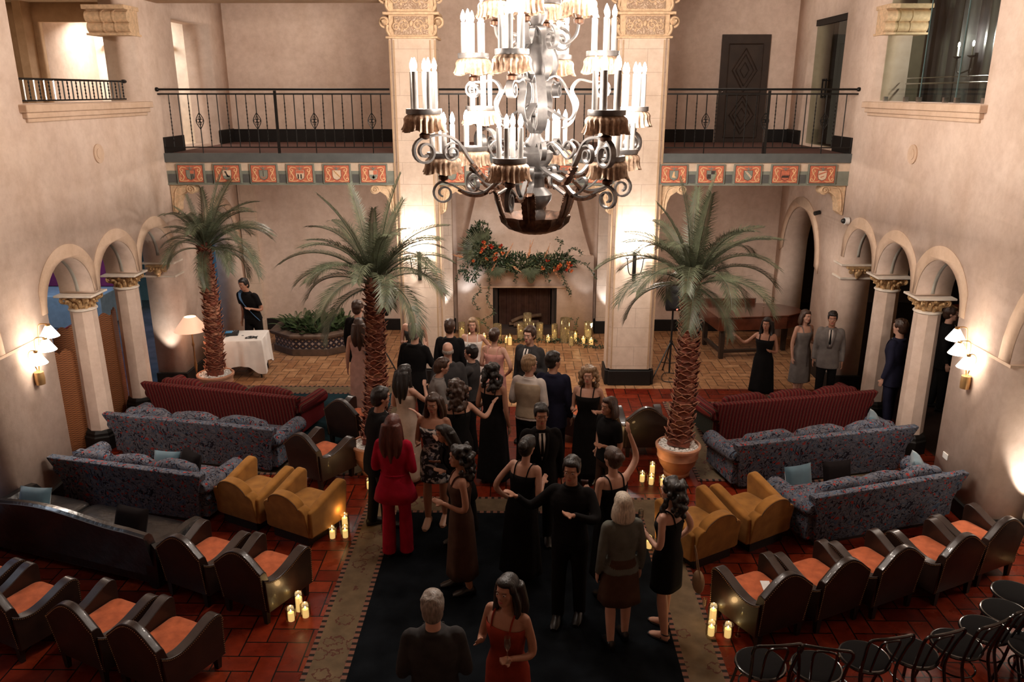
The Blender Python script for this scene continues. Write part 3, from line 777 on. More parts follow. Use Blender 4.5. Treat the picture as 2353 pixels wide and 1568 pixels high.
MB().tube([(0, 0, 0), (-.07, 0, 0)], .06, 18).build('housing', M['white'], t); MB().ell((-.08, 0, 0), (.05, .045, .045)).build('lens', M['plastic'], t)
t = thing('dome_camera', 'small black camera above the arched doorway at right', 'camera', (XR-.02, 14.95, 2.98))
MB().tube([(0, 0, 0), (-.1, -.03, -.02)], .04, 12).build('housing', M['plastic'], t)
for y, z, lb, X0 in ((9.6, .59, 'white wall outlet low on the right pier', XR-.004),):
    MB().box((X0, y, z), (.012, .12, .08)).build('wall_outlet', M['white'], bevel=.003, label=lb, cat='outlet')

# balcony railings
def railing(x0, x1, label, y=YF-.0, z=ZD, posts=(), ends=(0, 0)):
    t = thing('balcony_railing', label, 'railing', (0, y, z))
    MB().tube([(x0, -.05, 1.04), (x1, -.05, 1.04)], .017, 8).build('handrail', M['iron'], t)
    for e, x in zip(ends, (x0, x1)):
        if e: MB().ell((x, -.05, 1.04), (.04, .035, .035), 10, 7).build('knob', M['iron'], t)
    MB().b2((x0-.06*ends[0], -.01, .955), (x1+.06*ends[1], .015, .98)).build('top_bar', M['iron'], t, smooth=False)
    MB().b2((x0, -.01, .10), (x1, .01, .118)).build('bottom_bar', M['iron'], t, smooth=False)
    for px in posts: MB().b2((px-.02, -.02, 0), (px+.02, .02, 1.02)).build('post', M['iron'], t, smooth=False)
    n = int(round((x1-x0)/.163)); 
    for k in range(1, n):
        x = x0+(x1-x0)*k/n; mb = MB()
        if k % 2:
            mb.tube([(x, 0, .118), (x, 0, .96)], .008, 4)
            for j in range(11): mb.ell((x, 0, .22+.06*j), (.0125, .0125, .018), 6, 5)
        else: mb.tube([(x, 0, .0 if k % 6 == 4 else .118), (x, 0, .96)], .009, 4)
        b = mb.build('baluster', M['iron'], t)
        if k % 6 == 4:
            mb = MB()
            for s in (-1, 1):
                mb.tube(smoothpath([(x, -.005, .67), (x+s*.065, -.005, .54), (x, -.005, .40)], 6), .007, 5)
                mb.tube([(x+s*.03+u, -.008, .54+v) for u, v in spiral(0, 0, .024, .024, 0, 1)], .005, 5)
            for s in (-1, 1): mb.tube([(x+u, -.008, .54+s*.045+v) for u, v in spiral(0, 0, .024, .024, 0, 1)], .005, 5)
            mb.build('medallion', M['iron'], b)
    return t
railing(XL+.02, -2.19, 'long wrought iron balcony railing left of the pillars', posts=(-4.1,), ends=(1, 0))
railing(2.38, XR-.02, 'wrought iron balcony railing right of the pillars, before the dark door', posts=(4.05,), ends=(0, 1))
t = railing(-1.38, 1.5, 'short wrought iron railing between the two pillars behind the chandelier')
# railing across the left upper opening
t = thing('window_railing', 'low wrought iron railing across the left upper opening', 'railing', (XL-.12, 0, 4.955))
MB().tube([(0, 10.08, .30), (0, 12.95, .30)], .014, 8).build('handrail', M['iron'], t)
MB().ell((0, 13.0, .30), (.03, .09, .03), 10, 7).build('finial', M['iron'], t)
MB().b2((-.01, 10.08, .03), (.01, 13.0, .05)).build('bottom_bar', M['iron'], t, smooth=False)
for k in range(26):
    y = 10.14+2.8*k/25; mb = MB()
    if k % 2:
        mb.tube([(0, y, .04), (0, y, .3)], .009, 4)
        for j in range(5): mb.ell((0, y, .08+.045*j), (.014, .014, .016), 6, 5)
        mb.build('baluster', M['iron'], t)
    else: mb.tube([(0, y, .04), (0, y, .3)], .011, 4); mb.build('baluster', M['steel'] if k < 9 else M['iron'], t)
# ------------------------------------------------------------------ rugs
def rug(name, x0, x1, y0, y1, bw, inner, label, group=None):
    t = thing('rug', label, 'rug', ((x0+x1)/2, (y0+y1)/2, 0)); hx, hy = (x1-x0)/2, (y1-y0)/2; d = .05
    MB().b2((-hx+bw, -hy+bw, .001), (hx-bw, hy-bw, .010)).build('field', inner, t, smooth=False)
    mb = MB()
    mb.b2((-hx+d, -hy+d, 0), (-hx+bw-d, hy-d, .0105)); mb.b2((hx-bw+d, -hy+d, 0), (hx-d, hy-d, .0105))
    mb.b2((-hx+d, -hy+d, 0), (hx-d, -hy+bw-d, .011)); mb.b2((-hx+d, hy-bw+d, 0), (hx-d, hy-d, .011))
    mb.build('border', M['rugborder'], t, smooth=False)
    for a, b, m in (((-hx, -hy), (-hx+d, hy), 'dashy'), ((hx-d, -hy), (hx, hy), 'dashy'), ((-hx+bw-d, -hy+bw-d), (-hx+bw, hy-bw+d), 'dashy'), ((hx-bw, -hy+bw-d), (hx-bw+d, hy-bw+d), 'dashy'),
                    ((-hx, -hy), (hx, -hy+d), 'dashx'), ((-hx, hy-d), (hx, hy), 'dashx'), ((-hx+bw-d, -hy+bw-d), (hx-bw+d, -hy+bw), 'dashx'), ((-hx+bw-d, hy-bw), (hx-bw+d, hy-bw+d), 'dashx')):
        MB().b2((*a, 0), (*b, .0115 if m == 'dashx' else .0112)).build('dashed_stripe', M[m], t, smooth=False)
rug('r', -2.0, 1.9, 1.5, 9.5, .42, M['carpetblue'], 'large dark blue rug with tan floral border in the middle of the hall')
rug('r', -5.7, -1.83, 10.12, 13.65, .40, M['carpetteal'], 'teal rug with tan border under the left sofas')
rug('r', 2.42, 5.2, 10.0, 12.95, .40, M['carpetteal'], 'teal rug with tan border under the right sofas')

# ------------------------------------------------------------------ sofas: local x along the back, y towards the seat front, origin under the back
def make_sofa(L, cover, label, name='three_seat_sofa', pillows=3):
    t = thing(name, label, 'sofa'); h = L/2
    # outer back: flares outwards at the top corners
    out = [(-h+.10, .09), (h-.10, .09), (h-.06, .30), (h+.0, .52), (h+.06, .66), (-h-.06, .66), (-h+.0, .52), (-h+.06, .30)]
    mb = MB(); rs = []
    for z, e, y0, y1 in ((.04, -.10, .10, .22), (.30, -.06, .06, .20), (.53, -.01, .02, .17), (.67, .045, -.015, .12), (.71, .06, -.02, .09), (.72, .05, .0, .07)):
        rs.append([(-h-e, y0, z), (h+e, y0, z), (h+e, y1, z), (-h-e, y1, z)])
    mb.rings(rs); mb.build('back', cover, t, bevel=.018, ang=50)
    MB().b2((-h+.12, .10, .09), (h-.12, .88, .26)).build('base', cover, t, bevel=.015)
    MB().b2((-h+.12, .115, .0), (h-.12, .84, .09)).build('plinth', M['woodleg'], t)
    w = (L-.30)/pillows
    for k in range(pillows):
        x0 = -h+.15+w*k
        mb = MB(); mb.ell((0, 0, 0), (1, 1, 1), 28, 14)
        def sq(v, p=.45): return (abs(v)**p)*(1 if v > 0 else -1)
        mb.v = [Vector((x0+w/2+sq(v.x)*(w/2-.005), .24+sq(v.y, .6)*.105+.03*(-(sq(v.z))), .53+sq(v.z, .5)*.23+.012*sin(7*v.x+k))) for v in mb.v]
        mb.build('back_cushion', cover, t)
        mb = MB(); mb.ell((0, 0, 0), (1, 1, 1), 24, 10)
        mb.v = [Vector((x0+w/2+sq(v.x, .3)*(w/2-.005), .55+sq(v.y, .3)*.33, .33+sq(v.z, .5)*.075)) for v in mb.v]
        mb.build('seat_cushion', cover, t)
    for s in (-1, 1):
        x = s*(h-.02); mb = MB()
        mb.b2((x-s*.03-.07, .12, .09), (x-s*.03+.07, .86, .42))
        rs = []
        for y, r, z in ((.05, .075, .52), (.10, .10, .50), (.45, .105, .47), (.80, .115, .45), (.87, .11, .45), (.885, .07, .45)):
            rs.append([(x+r*1.05*cos(2*pi*k/16), y, z+r*sin(2*pi*k/16)) for k in range(16)])
        mb.rings(rs); mb.build('arm', cover, t, bevel=.01)
    return t
def place_sofa(a, b, L, cover, label, **k):
    """a, b: plan positions of the top corners of the back"""
    ang = atan2(b[1]-a[1], b[0]-a[0]); t = make_sofa(L, cover, label, **k)
    t.location = ((a[0]+b[0])/2, (a[1]+b[1])/2, .0115 if a[1] > 9.7 else 0); t.rotation_euler = (0, 0, ang); return t
SL1 = place_sofa((-5.98, 11.84), (-3.36, 11.19), 2.62, M['stripe'], 'red striped sofa by the left arcade, farthest of the left sofas', name='striped_sofa')
SL2 = place_sofa((-5.96, 10.57), (-3.37, 10.02), 2.55, M['floral'], 'blue floral sofa at left, second row, behind the one beside the yellow armchairs', name='floral_sofa')
SL3 = place_sofa((-5.96, 9.17), (-3.84, 8.66), 2.08, M['floral'], 'blue floral sofa at left beside the yellow armchairs, dark cushion on it', name='floral_sofa')
SR1 = place_sofa((2.85, 11.0), (5.44, 11.60), 2.56, M['stripe'], 'red striped sofa by the right arcade, farthest of the right sofas', name='striped_sofa')
SR2 = place_sofa((2.79, 9.62), (5.45, 10.28), 2.62, M['floral'], 'blue floral sofa at right, second row, behind the two leaning cushions', name='floral_sofa')
SR3 = place_sofa((3.33, 8.22), (5.38, 8.87), 2.06, M['floral'], 'blue floral sofa at right beside the yellow armchairs', name='floral_sofa')

def pillow(loc, rz, tilt, m, label, size=.44, name='throw_pillow'):
    mb = MB(); n = 12; rs = []
    vs = []; fs = []
    for side in (1, -1):
        o = len(vs)
        for i in range(n+1):
            for j in range(n+1):
                u, v = i/n*2-1, j/n*2-1
                th = .07*((1-u**4)*(1-v**4))**.5
                k = 1-.06*(1-abs(u)**2)*abs(v)**3-.0; kk = 1-.06*(1-abs(v)**2)*abs(u)**3
                vs.append((u*size/2*kk, side*th, v*size/2*k))
        for i in range(n):
            for j in range(n):
                a = o+i*(n+1)+j; fs.append((a, a+1, a+n+2, a+n+1))
    mb.add(vs, fs)
    o = mb.build(name, m, label=label, cat='cushion'); o.location = loc; o.rotation_euler = (tilt, 0, rz); return o
def on_sofa(t, x, y, z): 
    a = t.rotation_euler.z; return (t.location.x+x*cos(a)-y*sin(a), t.location.y+x*sin(a)+y*cos(a), t.location.z+z)
def rz(t): return t.rotation_euler.z
pillow(on_sofa(SR2, -.55, -.22, .22), rz(SR2)+.1, -.25, M['teal'], 'teal velvet cushion leaning on the back of the second right sofa, left one', .42).location.z = .225
pillow(on_sofa(SR2, .02, -.22, .22), rz(SR2)-.05, -.25, M['darkpillow'], 'dark velvet cushion leaning next to the teal one behind the second right sofa', .42).location.z = .225
pillow(on_sofa(SR3, .78, .42, .59), rz(SR3)+.9, -.5, M['teal'], 'teal cushion on the right end of the near right floral sofa', .40)
pillow(on_sofa(SR2, 1.02, .42, .59), rz(SR2)+.9, -.5, M['teal'], 'teal cushion on the right end of the second right floral sofa', .38)
pillow(on_sofa(SL3, .66, .40, .60), rz(SL3)-.5, -.3, M['darkpillow'], 'dark cushion on the right end of the near left floral sofa', .42)
pillow(on_sofa(SL3, .30, .42, .57), rz(SL3)+.1, -.35, M['teal'], 'small teal cushion on the near left floral sofa', .36)

# black leather sofa with a shaped back
t = thing('leather_sofa', 'long black leather sofa with curved back at the left edge', 'sofa', (-5.06, 7.68, 0), radians(-18.5))
L = 2.5; h = L/2
mb = MB(); N = 40; rs = []
def top(u): return .74+.08*(1+cos(pi*min(1, abs(u+.1)*1.15)))/2 - .04*max(0, abs(u)-.8)*5*.5
for k in range(N+1):
    u = -1+2*k/N; x = u*h; z = top(u)
    rs.append([(x, .10, .08), (x, -.02, z-.05), (x, -.03, z-.015), (x, .0, z+.012), (x, .05, z+.01), (x, .09, z-.03), (x, .20, .3), (x, .2, .08)])
mb.rings(rs); mb.build('back', M['blackleather'], t)
mb = MB(); mb.tube([(-h+2*h*k/N, -.028, top(-1+2*k/N)-.012) for k in range(N+1)], .008, 5); mb.build('piping', mat('grey leather piping', (.05,.042,.038), .4), t)
MB().b2((-h+.02, .08, .08), (h-.02, .85, .25)).build('base', M['blackleather'], t, bevel=.02)
for k in range(3):
    x0 = -h+.14+(L-.28)/3*k; mb = MB(); mb.ell((0,0,0), (1,1,1), 24, 10)
    sq = lambda v, p=.3: (abs(v)**p)*(1 if v > 0 else -1)
    mb.v = [Vector((x0+(L-.28)/6+sq(v.x)*((L-.28)/6-.004), .55+sq(v.y)*.31, .33+sq(v.z, .5)*.075)) for v in mb.v]; mb.build('seat_cushion', M['blackleather'], t)
for s in (-1, 1):
    mb = MB(); rs = []
    for y, z in ((.05, .60), (.2, .56), (.45, .52), (.65, .54), (.80, .52), (.86, .44), (.87, .3)):
        x = s*(h-.03); rs.append([(x-.07, y, .08), (x-.08, y, z-.05), (x-.04, y, z), (x+.04, y, z), (x+.08, y, z-.05), (x+.07, y, .08)])
    mb.rings(rs); mb.build('arm', M['blackleather'], t)
for sx in (-1, 1):
    for y in (.15, .8): MB().box((sx*(h-.1), y, .04), (.07, .07, .08)).build('leg', M['woodleg'], t)
SLL = t
pillow(on_sofa(SLL, .75, .30, .58), rz(SLL), -.35, M['darkpillow'], 'black cushion on the black leather sofa, right end', .44)
pillow(on_sofa(SLL, -.68, .34, .57), rz(SLL)+.2, -.4, M['teal'], 'teal cushion on the black leather sofa, left end', .40)

# ------------------------------------------------------------------ brown leather club chair with nailheads
def studs(mb, path, step=.021, r=.0058):
    P = [Vector(p) for p in path]; d = 0
    for a, b in zip(P[:-1], P[1:]):
        l = (b-a).length
        while d < l:
            c = a+(b-a)*(d/l)
            mb.add([c+Vector(q)*r for q in ((1,0,0),(-1,0,0),(0,1,0),(0,-1,0),(0,0,1),(0,0,-1))], [(0,2,4),(2,1,4),(1,3,4),(3,0,4),(2,0,5),(1,2,5),(3,1,5),(0,3,5)]); d += step
        d -= l
def make_club():
    t = thing('leather_club_chair', '', 'armchair', group=None); w = .30
    def bt(u): return .575+.175*(cos(pi*u/2)**1.15)          # camel back
    N = 16; mb = MB(); rs = []
    for k in range(N+1):
        u = -1+2*k/N; x = u*w; z = bt(u)
        rs.append([(x*.93, .05, .14), (x, -.02, z-.02), (x, -.015, z), (x, .055, z+.004), (x, .085, z-.02), (x*.97, .14, .4), (x*.93, .2, .14)])
    mb.rings(rs); mb.build('backrest', M['leather'], t, bevel=.006)
    for s in (-1, 1):
        prof = [(.03, .50), (.12, .455), (.25, .44), (.40, .468), (.54, .515), (.64, .55), (.72, .56), (.775, .53), (.785, .46), (.77, .14), (.05, .14)]
        pp = smoothpath([(0, a, b) for a, b in prof[:9]], 4)
        poly = [(q.y, q.z) for q in pp]+[(.77, .14), (.05, .14)]
        mb = MB(); x0, x1 = sorted((s*(w+.015), s*(w-.085)))
        mb.prism(poly, lambda u, v, d: (d, u, v), x0, x1); mb.build('arm', M['leather'], t, bevel=.014, seg=3, ang=50)
    MB().b2((-w+.05, .12, .14), (w-.05, .74, .30)).build('seat_frame', M['leather'], t, bevel=.01)
    mb = MB(); mb.ell((0,0,0), (1,1,1), 20, 8); sq = lambda v, p=.3: (abs(v)**p)*(1 if v > 0 else -1)
    mb.v = [Vector((sq(v.x)*(w-.088), .44+sq(v.y)*.315, .345+sq(v.z, .6)*.055)) for v in mb.v]; mb.build('seat_cushion', M['rust'], t)
    for x in (-1, 1):
        for y in (.08, .72): MB().box((x*(w-.05), y, .07), (.045, .045, .14), top=(1.4, 1.4)).build('leg', M['woodleg'], t)
    mb = MB()
    studs(mb, [(-1+2*k/N, 0, 0) and ((-1+2*k/N)*w, -.022, bt(-1+2*k/N)-.022) for k in range(N+1)])
    mb.build('nailheads_back_top', M['nail'], t, smooth=False)
    for s in (-1, 1):
        mb = MB(); studs(mb, [(s*w, -.022, .56), (s*w*.93, .048, .15)]); mb.build('nailheads_back_side', M['nail'], t, smooth=False)
        mb = MB(); studs(mb, [(s*(w+.017), q.y, q.z-.016) for q in pp[:-2]]); studs(mb, [(s*(w+.017), .767, .5), (s*(w+.017), .757, .15)]); mb.build('nailheads_arm', M['nail'], t, smooth=False)
    for c in t.children:
        c.data.transform(Matrix.Diagonal((1, .86, 1.06, 1)))
        for v in c.data.vertices: v.co.x *= 1+.22*max(0, v.co.y-.06)
    return t
club = make_club(); first = [True]
def put_club(a, b, lab, grp, dz=0, ang=None):
    """a, b plan positions of the two back corners"""
    an = ang if ang is not None else atan2(b[1]-a[1], b[0]-a[0]); c = ((a[0]+b[0])/2, (a[1]+b[1])/2, dz)
    if first[0]: first[0] = False; o = used(club, c, an, lab); o['group'] = grp; return o
    return dup(club, c, an, lab, grp)
R_ = radians; GC = 'brown leather club chairs'
LC = R_(-25)
def pc(x, y, lab, an=LC, z=0): return put_club((x-.001, y), (x+.001, y), lab, GC, z, an)
pc(-4.0, 6.03, 'brown leather club chair in the bottom left trio, middle one')
pc(-3.32, 5.76, 'brown leather club chair in the bottom left trio, the right one, lowest in view')
pc(-4.92, 6.30, 'brown leather club chair cut by the left edge, orange seat showing')
pc(-5.62, 6.62, 'brown leather club chair mostly beyond the left edge of the view')
pc(-3.50, 7.17, 'brown leather club chair touching the end of the black leather sofa')
pc(-2.80, 6.90, 'brown leather club chair beside the three candles on the left red tiles')
pc(-2.92, 9.72, 'brown leather club chair left of the middle palm pot, nearer of the two', R_(-32), .0115)
pc(-2.66, 10.95, 'brown leather club chair at the end of the left striped sofa', R_(-28), .0115)
RC = R_(26)
RP = [(2.52, 6.58), (3.17, 6.83), (3.81, 7.06), (4.55, 7.30), (5.17, 7.64)]
RL = ['nearest the candles, white napkin on seat', 'second from the candles', 'middle one of five', 'fourth from the candles', 'last, by the right wall']
RO = [pc(p[0], p[1], 'brown leather club chair in the right row, '+RL[k], RC) for k, p in enumerate(RP)]
pc(1.80, 10.72, 'brown leather club chair seen from behind beside the right potted palm', R_(5))
pc(1.12, 11.25, 'brown leather club chair behind the candle in the hall middle right', R_(48))
a = RO[0]
mb = MB().box((0, 0, 0), (.09, .26, .006)); o = mb.build('napkin', M['paper'], label='white folded napkin on the orange seat of the right club chair', cat='napkin')
o.location = on_sofa(a, .04, .30, .432); o.rotation_euler = (.03, 0, rz(a)-.5)

# ------------------------------------------------------------------ mustard velvet armchair
def make_mustard():
    t = thing('velvet_armchair', '', 'armchair'); w = .32
    pts = [(-w, .12), (-w+.0, .43), (-w+.025, .475), (-w+.07, .50)] + [(u, v) for u, v in reversed(arc(0, .475, .23, 5, 175, 14, .155))] + [(w-.07, .50), (w-.025, .475), (w, .43), (w, .12)]
    pts = [(a, b) for a, b in pts]
    mb = MB(); mb.prism([(a, b) for a, b in pts], lambda u, v, d: (u, d+.10*(1-v/.63)*1.2, v), -.04, .10); mb.build('backrest', M['mustard'], t, bevel=.022, seg=3, ang=50)
    mb = MB(); q = [(p[0], p[1]) for p in pts[3:-3]]
    mb.tube([(a*1.0, -.035+.12*(1-b/.63), b-.012) for a, b in q], .006, 5); mb.build('piping', M['piping'], t)
    for s in (-1, 1):
        prof = [(.06, .12), (.06, .44), (.16, .45), (.62, .595), (.69, .61), (.735, .59), (.75, .55), (.70, .12)]
        x0, x1 = sorted((s*(w+.04), s*(w-.075))); mb = MB()
        mb.prism(prof, lambda u, v, d: (d, u, v), x0, x1); mb.build('arm', M['mustard'], t, bevel=.03, seg=4, ang=60)
    MB().b2((-w+.06, .10, .10), (w-.06, .68, .26)).build('seat_frame', M['mustard'], t, bevel=.015)
    mb = MB(); mb.ell((0,0,0), (1,1,1), 20, 8); sq = lambda v, p=.3: (abs(v)**p)*(1 if v > 0 else -1)
    mb.v = [Vector((sq(v.x)*(w-.08), .42+sq(v.y)*.30, .325+sq(v.z, .6)*.075)) for v in mb.v]; mb.build('seat_cushion', M['mustard'], t)
    MB().b2((-w+.05, .09, 0), (w-.05, .66, .11)).build('plinth', M['woodleg'], t)
    for c in t.children:
        c.data.transform(Matrix.Diagonal((1, .94, 1.05, 1)))
        for v in c.data.vertices: v.co.x *= 1+.06*max(0, v.co.y-.06)
    return t
must = make_mustard(); GM = 'mustard velvet armchairs'
used(must, (-3.48, 8.66, 0), R_(-27), 'mustard velvet armchair at left touching the floral sofa')['group'] = GM
dup(must, (-2.77, 8.34, 0), R_(-28), 'mustard velvet armchair at left beside the floor candles', GM)
dup(must, (2.21, 7.93, 0), R_(31), 'mustard velvet armchair at right nearest the woman in black dress', GM)
dup(must, (2.92, 8.29, 0), R_(31), 'mustard velvet armchair at right touching the floral sofa', GM)

# ------------------------------------------------------------------ black bentwood chairs in the lower right
def make_bent():
    t = thing('bentwood_chair', '', 'chair'); r = .205
    MB().lathe([(r-.02, .425), (r+.006, .43), (r+.012, .445), (r+.006, .460), (r-.004, .463)], 28).build('seat_frame', M['blackwood'], t)
    MB().lathe([(.001, .478), (r*.6, .477), (r-.025, .471), (r-.004, .462), (r-.006, .44)], 28).build('seat_pad', M['blackpad'], t)
    for a, out in ((50, .07), (130, .07)):
        a = R_(a); mb = MB(); mb.tube(smoothpath([(r*.9*cos(a), r*.9*sin(a), .44), ((r+.01)*cos(a), (r+.01)*sin(a), .25), ((r+out)*cos(a), (r+out)*sin(a), 0)], 5), .014, 8); mb.build('leg', M['blackwood'], t)
    # rear legs run up into the bow of the back
    bow = smoothpath([(-.17, -.30, 0), (-.165, -.23, .25), (-.165, -.19, .44), (-.185, -.24, .68), (-.205, -.28, .80), (-.185, -.295, .86), (-.09, -.315, .875), (.0, -.32, .877), (.09, -.315, .875), (.185, -.295, .86), (.205, -.28, .80), (.185, -.24, .68), (.165, -.19, .44), (.165, -.23, .25), (.17, -.30, 0)], 5)
    MB().tube(bow, .014, 8).build('back_bow', M['blackwood'], t)
    inner = smoothpath([(-.07, -.185, .45), (-.085, -.24, .64), (-.085, -.285, .79), (-.05, -.305, .835), (.05, -.305, .835), (.085, -.285, .79), (.085, -.24, .64), (.07, -.185, .45)], 5)
    MB().tube(inner, .010, 8).build('inner_bow', M['blackwood'], t)
    MB().tube([(.165*cos(2*pi*k/24), -.01+.175*sin(2*pi*k/24), .24) for k in range(24)], .009, 6, closed=True).build('leg_ring', M['blackwood'], t)
    return t
bent = make_bent(); GB = 'black bentwood chairs in a curved row'
BP = [(2.04, 5.76, 6), (2.50, 5.72, -12), (2.96, 5.86, 12), (3.40, 5.92, 18), (3.84, 6.04, 25), (4.20, 6.24, 30), (4.53, 6.50, 38), (4.80, 6.80, 45), (4.50, 6.0, 30), (4.92, 6.35, 35)]
BL = ['first at the aisle end', 'second from the aisle end, turned slightly aside', 'third from the aisle end', 'fourth from the aisle end', 'fifth from the aisle end', 'sixth from the aisle end', 'seventh from the aisle end', 'last by the right edge of the view', 'the first in the row behind, at the right edge', 'farthest right in the row behind']
for k, (x, y, a) in enumerate(BP):
    lb = 'black bentwood chair with round pad, '+BL[k]
    if k == 0: used(bent, (x, y, 0), R_(a), lb)['group'] = GB
    else: dup(bent, (x, y, 0), R_(a), lb, GB)

# ------------------------------------------------------------------ candles
def make_holder(r=.045, h=.13, wr=.026, wh=.075, glass='greenglass', wax='wax'):
    t = thing('candle_holder', '', 'candle', group=None)
    mb = MB(); n = 20
    mb.lathe([(r*.8, .0), (r*.98, .008), (r*1.04, h*.35), (r, h), (r-.003, h), (r*1.0, h*.35), (r*.75, .012)], n, cap=False); mb.build('glass', M[glass], t)
    MB().lathe([(wr, .012), (wr, wh), (wr*.9, wh+.004), (wr*.4, wh-.004)], 16).build('wax', M[wax], t)
    MB().lathe([(.001, 0), (.006, .008), (.005, .018), (.0008, .032)], 8, (0, 0, wh+.004)).build('flame', M['flame'], t)
    return t
hold = make_holder(.052, .155, .032, .10); tall = make_holder(.052, .215, .034, .165)
FC = [(-2.31, 6.89, 's', 'front left of the three by the left club chair'), (-2.27, 7.05, 't', 'tall rear one of the three by the left club chair'), (-2.18, 6.95, 's', 'right one of the three by the left club chair'),
      (-2.25, 8.46, 's', 'left one of the three beside the left mustard armchair'), (-2.14, 8.66, 't', 'back one of the three beside the left mustard armchair'), (-2.10, 8.48, 's', 'right one of the three beside the left mustard armchair'),
      (-2.04, 9.72, 's', 'alone beside the left palm pot'), (1.65, 9.97, 's', 'leftmost of the four in front of the right palm pot'), (1.81, 10.13, 't', 'rear one of the four in front of the right palm pot'), (1.76, 9.89, 's', 'front one of the four near the right palm pot'),
      (1.91, 9.85, 's', 'rightmost of the four near the right palm pot'), (1.49, 8.27, 's', 'between the white haired woman and the woman in black dress'), (1.92, 6.90, 't', 'back one of the three by the right club chair'), (1.86, 6.70, 's', 'front left of the three by the right club chair'),
      (2.02, 6.69, 's', 'front right of the three by the right club chair'), (1.24, 10.99, 's', 'on the floor in front of the middle right club chair')]
fs, ft = True, True
for x, y, k, lb in FC:
    lb = 'lit candle in glass, '+lb; z = .0115 if (abs(x) < 1.99 and x < 1.9 and y < 9.5) or (x > 2.42 and y > 10) else 0
    if k == 's':
        o = used(hold, (x, y, z), 0, lb) if fs else dup(hold, (x, y, z), rnd.random()*6, lb); fs = False
    else:
        o = used(tall, (x, y, z), 0, lb) if ft else dup(tall, (x, y, z), rnd.random()*6, lb); ft = False
    o['group'] = 'glass candle holders on the hall floor'
HC = [(-.81, 16.52, .055, .13, 'wax', 's'), (-.52, 16.42, .075, .34, 'dim', 'p'), (-.32, 16.34, .05, .13, 'wax', 's'), (-.25, 16.20, .05, .20, 'wax', 's'), (-.02, 16.52, .07, .33, 'dim', 'p'), (.12, 16.62, .075, .50, 'dim', 'p'),
      (.18, 16.38, .07, .38, 'dim', 'p'), (.38, 16.60, .065, .32, 'dim', 'p'), (.56, 16.42, .05, .13, 'wax', 's'), (.70, 16.52, .055, .32, 'wax', 'p'), (.92, 16.42, .085, .46, 'dim', 'p'), (1.04, 16.18, .05, .26, 'wax', 'p'),
      (1.14, 16.48, .045, .20, 'wax', 's'), (1.42, 16.52, .075, .36, 'wax', 'p'), (1.46, 16.24, .055, .13, 'wax', 's'), (-1.30, 16.70, .06, .30, 'wax', 'p'), (-1.12, 16.55, .05, .16, 'wax', 's'), (-.98, 16.62, .075, .40, 'dim', 'p'), (1.30, 16.30, .05, .14, 'wax', 's')]
HL = ['small one left of the firebox', 'tall dim one at the left firebox edge', 'small one in dark glass, left of centre', 'slim one left of centre', 'tall one at centre left', 'tallest one, raised at the centre back', 'tall dim one at the centre', 'tall one right of centre',
      'small one right of centre', 'bright slim one near the right firebox edge', 'big tall dim one at the right firebox edge', 'short bright one in front right', 'small one behind it at right', 'tall one at the far right', 'small one in dark glass at the far right',
      'tall lit one at the far left', 'small lit one at the far left', 'tall dim one at the left', 'small one at the right edge of the vines']
for (x, y, r, h, wx, k), lb in zip(HC, HL):
    r *= 1.22; h *= 1.15
    t = thing('hearth_candle', 'hearth candle in glass, '+lb, 'candle', (x, y, 0), group='candles in front of the fireplace')
    mb = MB(); mb.lathe([(r, 0), (r, h), (r-.003, h), (r-.003, .006)], 20, cap=False); mb.build('glass', M['goldglass' if k == 'p' else 'greenglass'], t)
    wh = h*.55 if k == 'p' else h*.7
    MB().lathe([(r*.68, .006), (r*.68, wh), (r*.6, wh+.003), (r*.3, wh-.006)], 16).build('wax', M['wax' if wx == 'wax' else 'waxdim'], t)
    MB().lathe([(.001, 0), (.006, .008), (.005, .018), (.0008, .032)], 8, (0, 0, wh+.002)).build('flame', M['flame'], t)

# champagne flutes
def flute(loc, lab):
    t = thing('champagne_flute', lab, 'glass', loc)
    MB().lathe([(.0, 0), (.032, .001), (.03, .004), (.005, .008), (.004, .09), (.012, .10), (.026, .14), (.024, .21), (.022, .21), (.023, .14), (.008, .105)], 16, cap=False).build('bowl', M['glass'], t)
flute((2.13, 6.72, 0), 'empty champagne flute on the floor beside the three right candles')
flute((4.10, 8.25, 0), 'champagne flute standing on the floor before the right floral sofa')
flute((5.28, 8.62, 0), 'champagne flute by the right wall behind the last club chair')
flute((1.86, 7.02, 0), 'champagne flute on the floor behind the tall right candle')
# ------------------------------------------------------------------ fireplace
t = thing('fireplace', 'cream plaster fireplace with tapering hood between the pillars', 'fireplace', (.07, 16.9, 0))
fz = lambda u, v, w: (u, w, v)
sheet('surround', [(-1.46, 0), (-.70, 0), (-.70, 1.08), (.68, 1.08), (.68, 0), (1.46, 0), (1.46, 1.75), (-1.46, 1.75)], [], lambda u, v, w: (u, .2+w, v), .4, M['wall'], parent=t)
mb = MB(); mb.prism([(-1.40, 1.74), (1.40, 1.74), (1.22, 2.3), (1.05, 3.0), (.98, 3.72), (-.98, 3.72), (-1.05, 3.0), (-1.22, 2.3)], fz, .14, .42); mb.build('hood', M['wall'], t, smooth=False)
MB().b2((-.92, -.05, 1.08), (.90, .02, 1.11)).build('lintel_moulding', M['ring'], t, smooth=False)
mb = MB(); mb.b2((-.70, .10, .0), (-.60, .42, 1.08)); mb.b2((.58, .10, 0), (.68, .42, 1.08)); mb.b2((-.7, .40, 0), (.68, .43, 1.08)); mb.b2((-.7, .02, 1.06), (.68, .42, 1.09)); mb.b2((-.7, .02, 0), (.68, .42, .14))
mb.build('firebox', mat('sooty firebox lining', (.035,.02,.015), .8), t, smooth=False)
b = MB().b2((-.58, .375, .14), (.56, .40, 1.06)).build('brick_back', M['brick'], t, smooth=False)
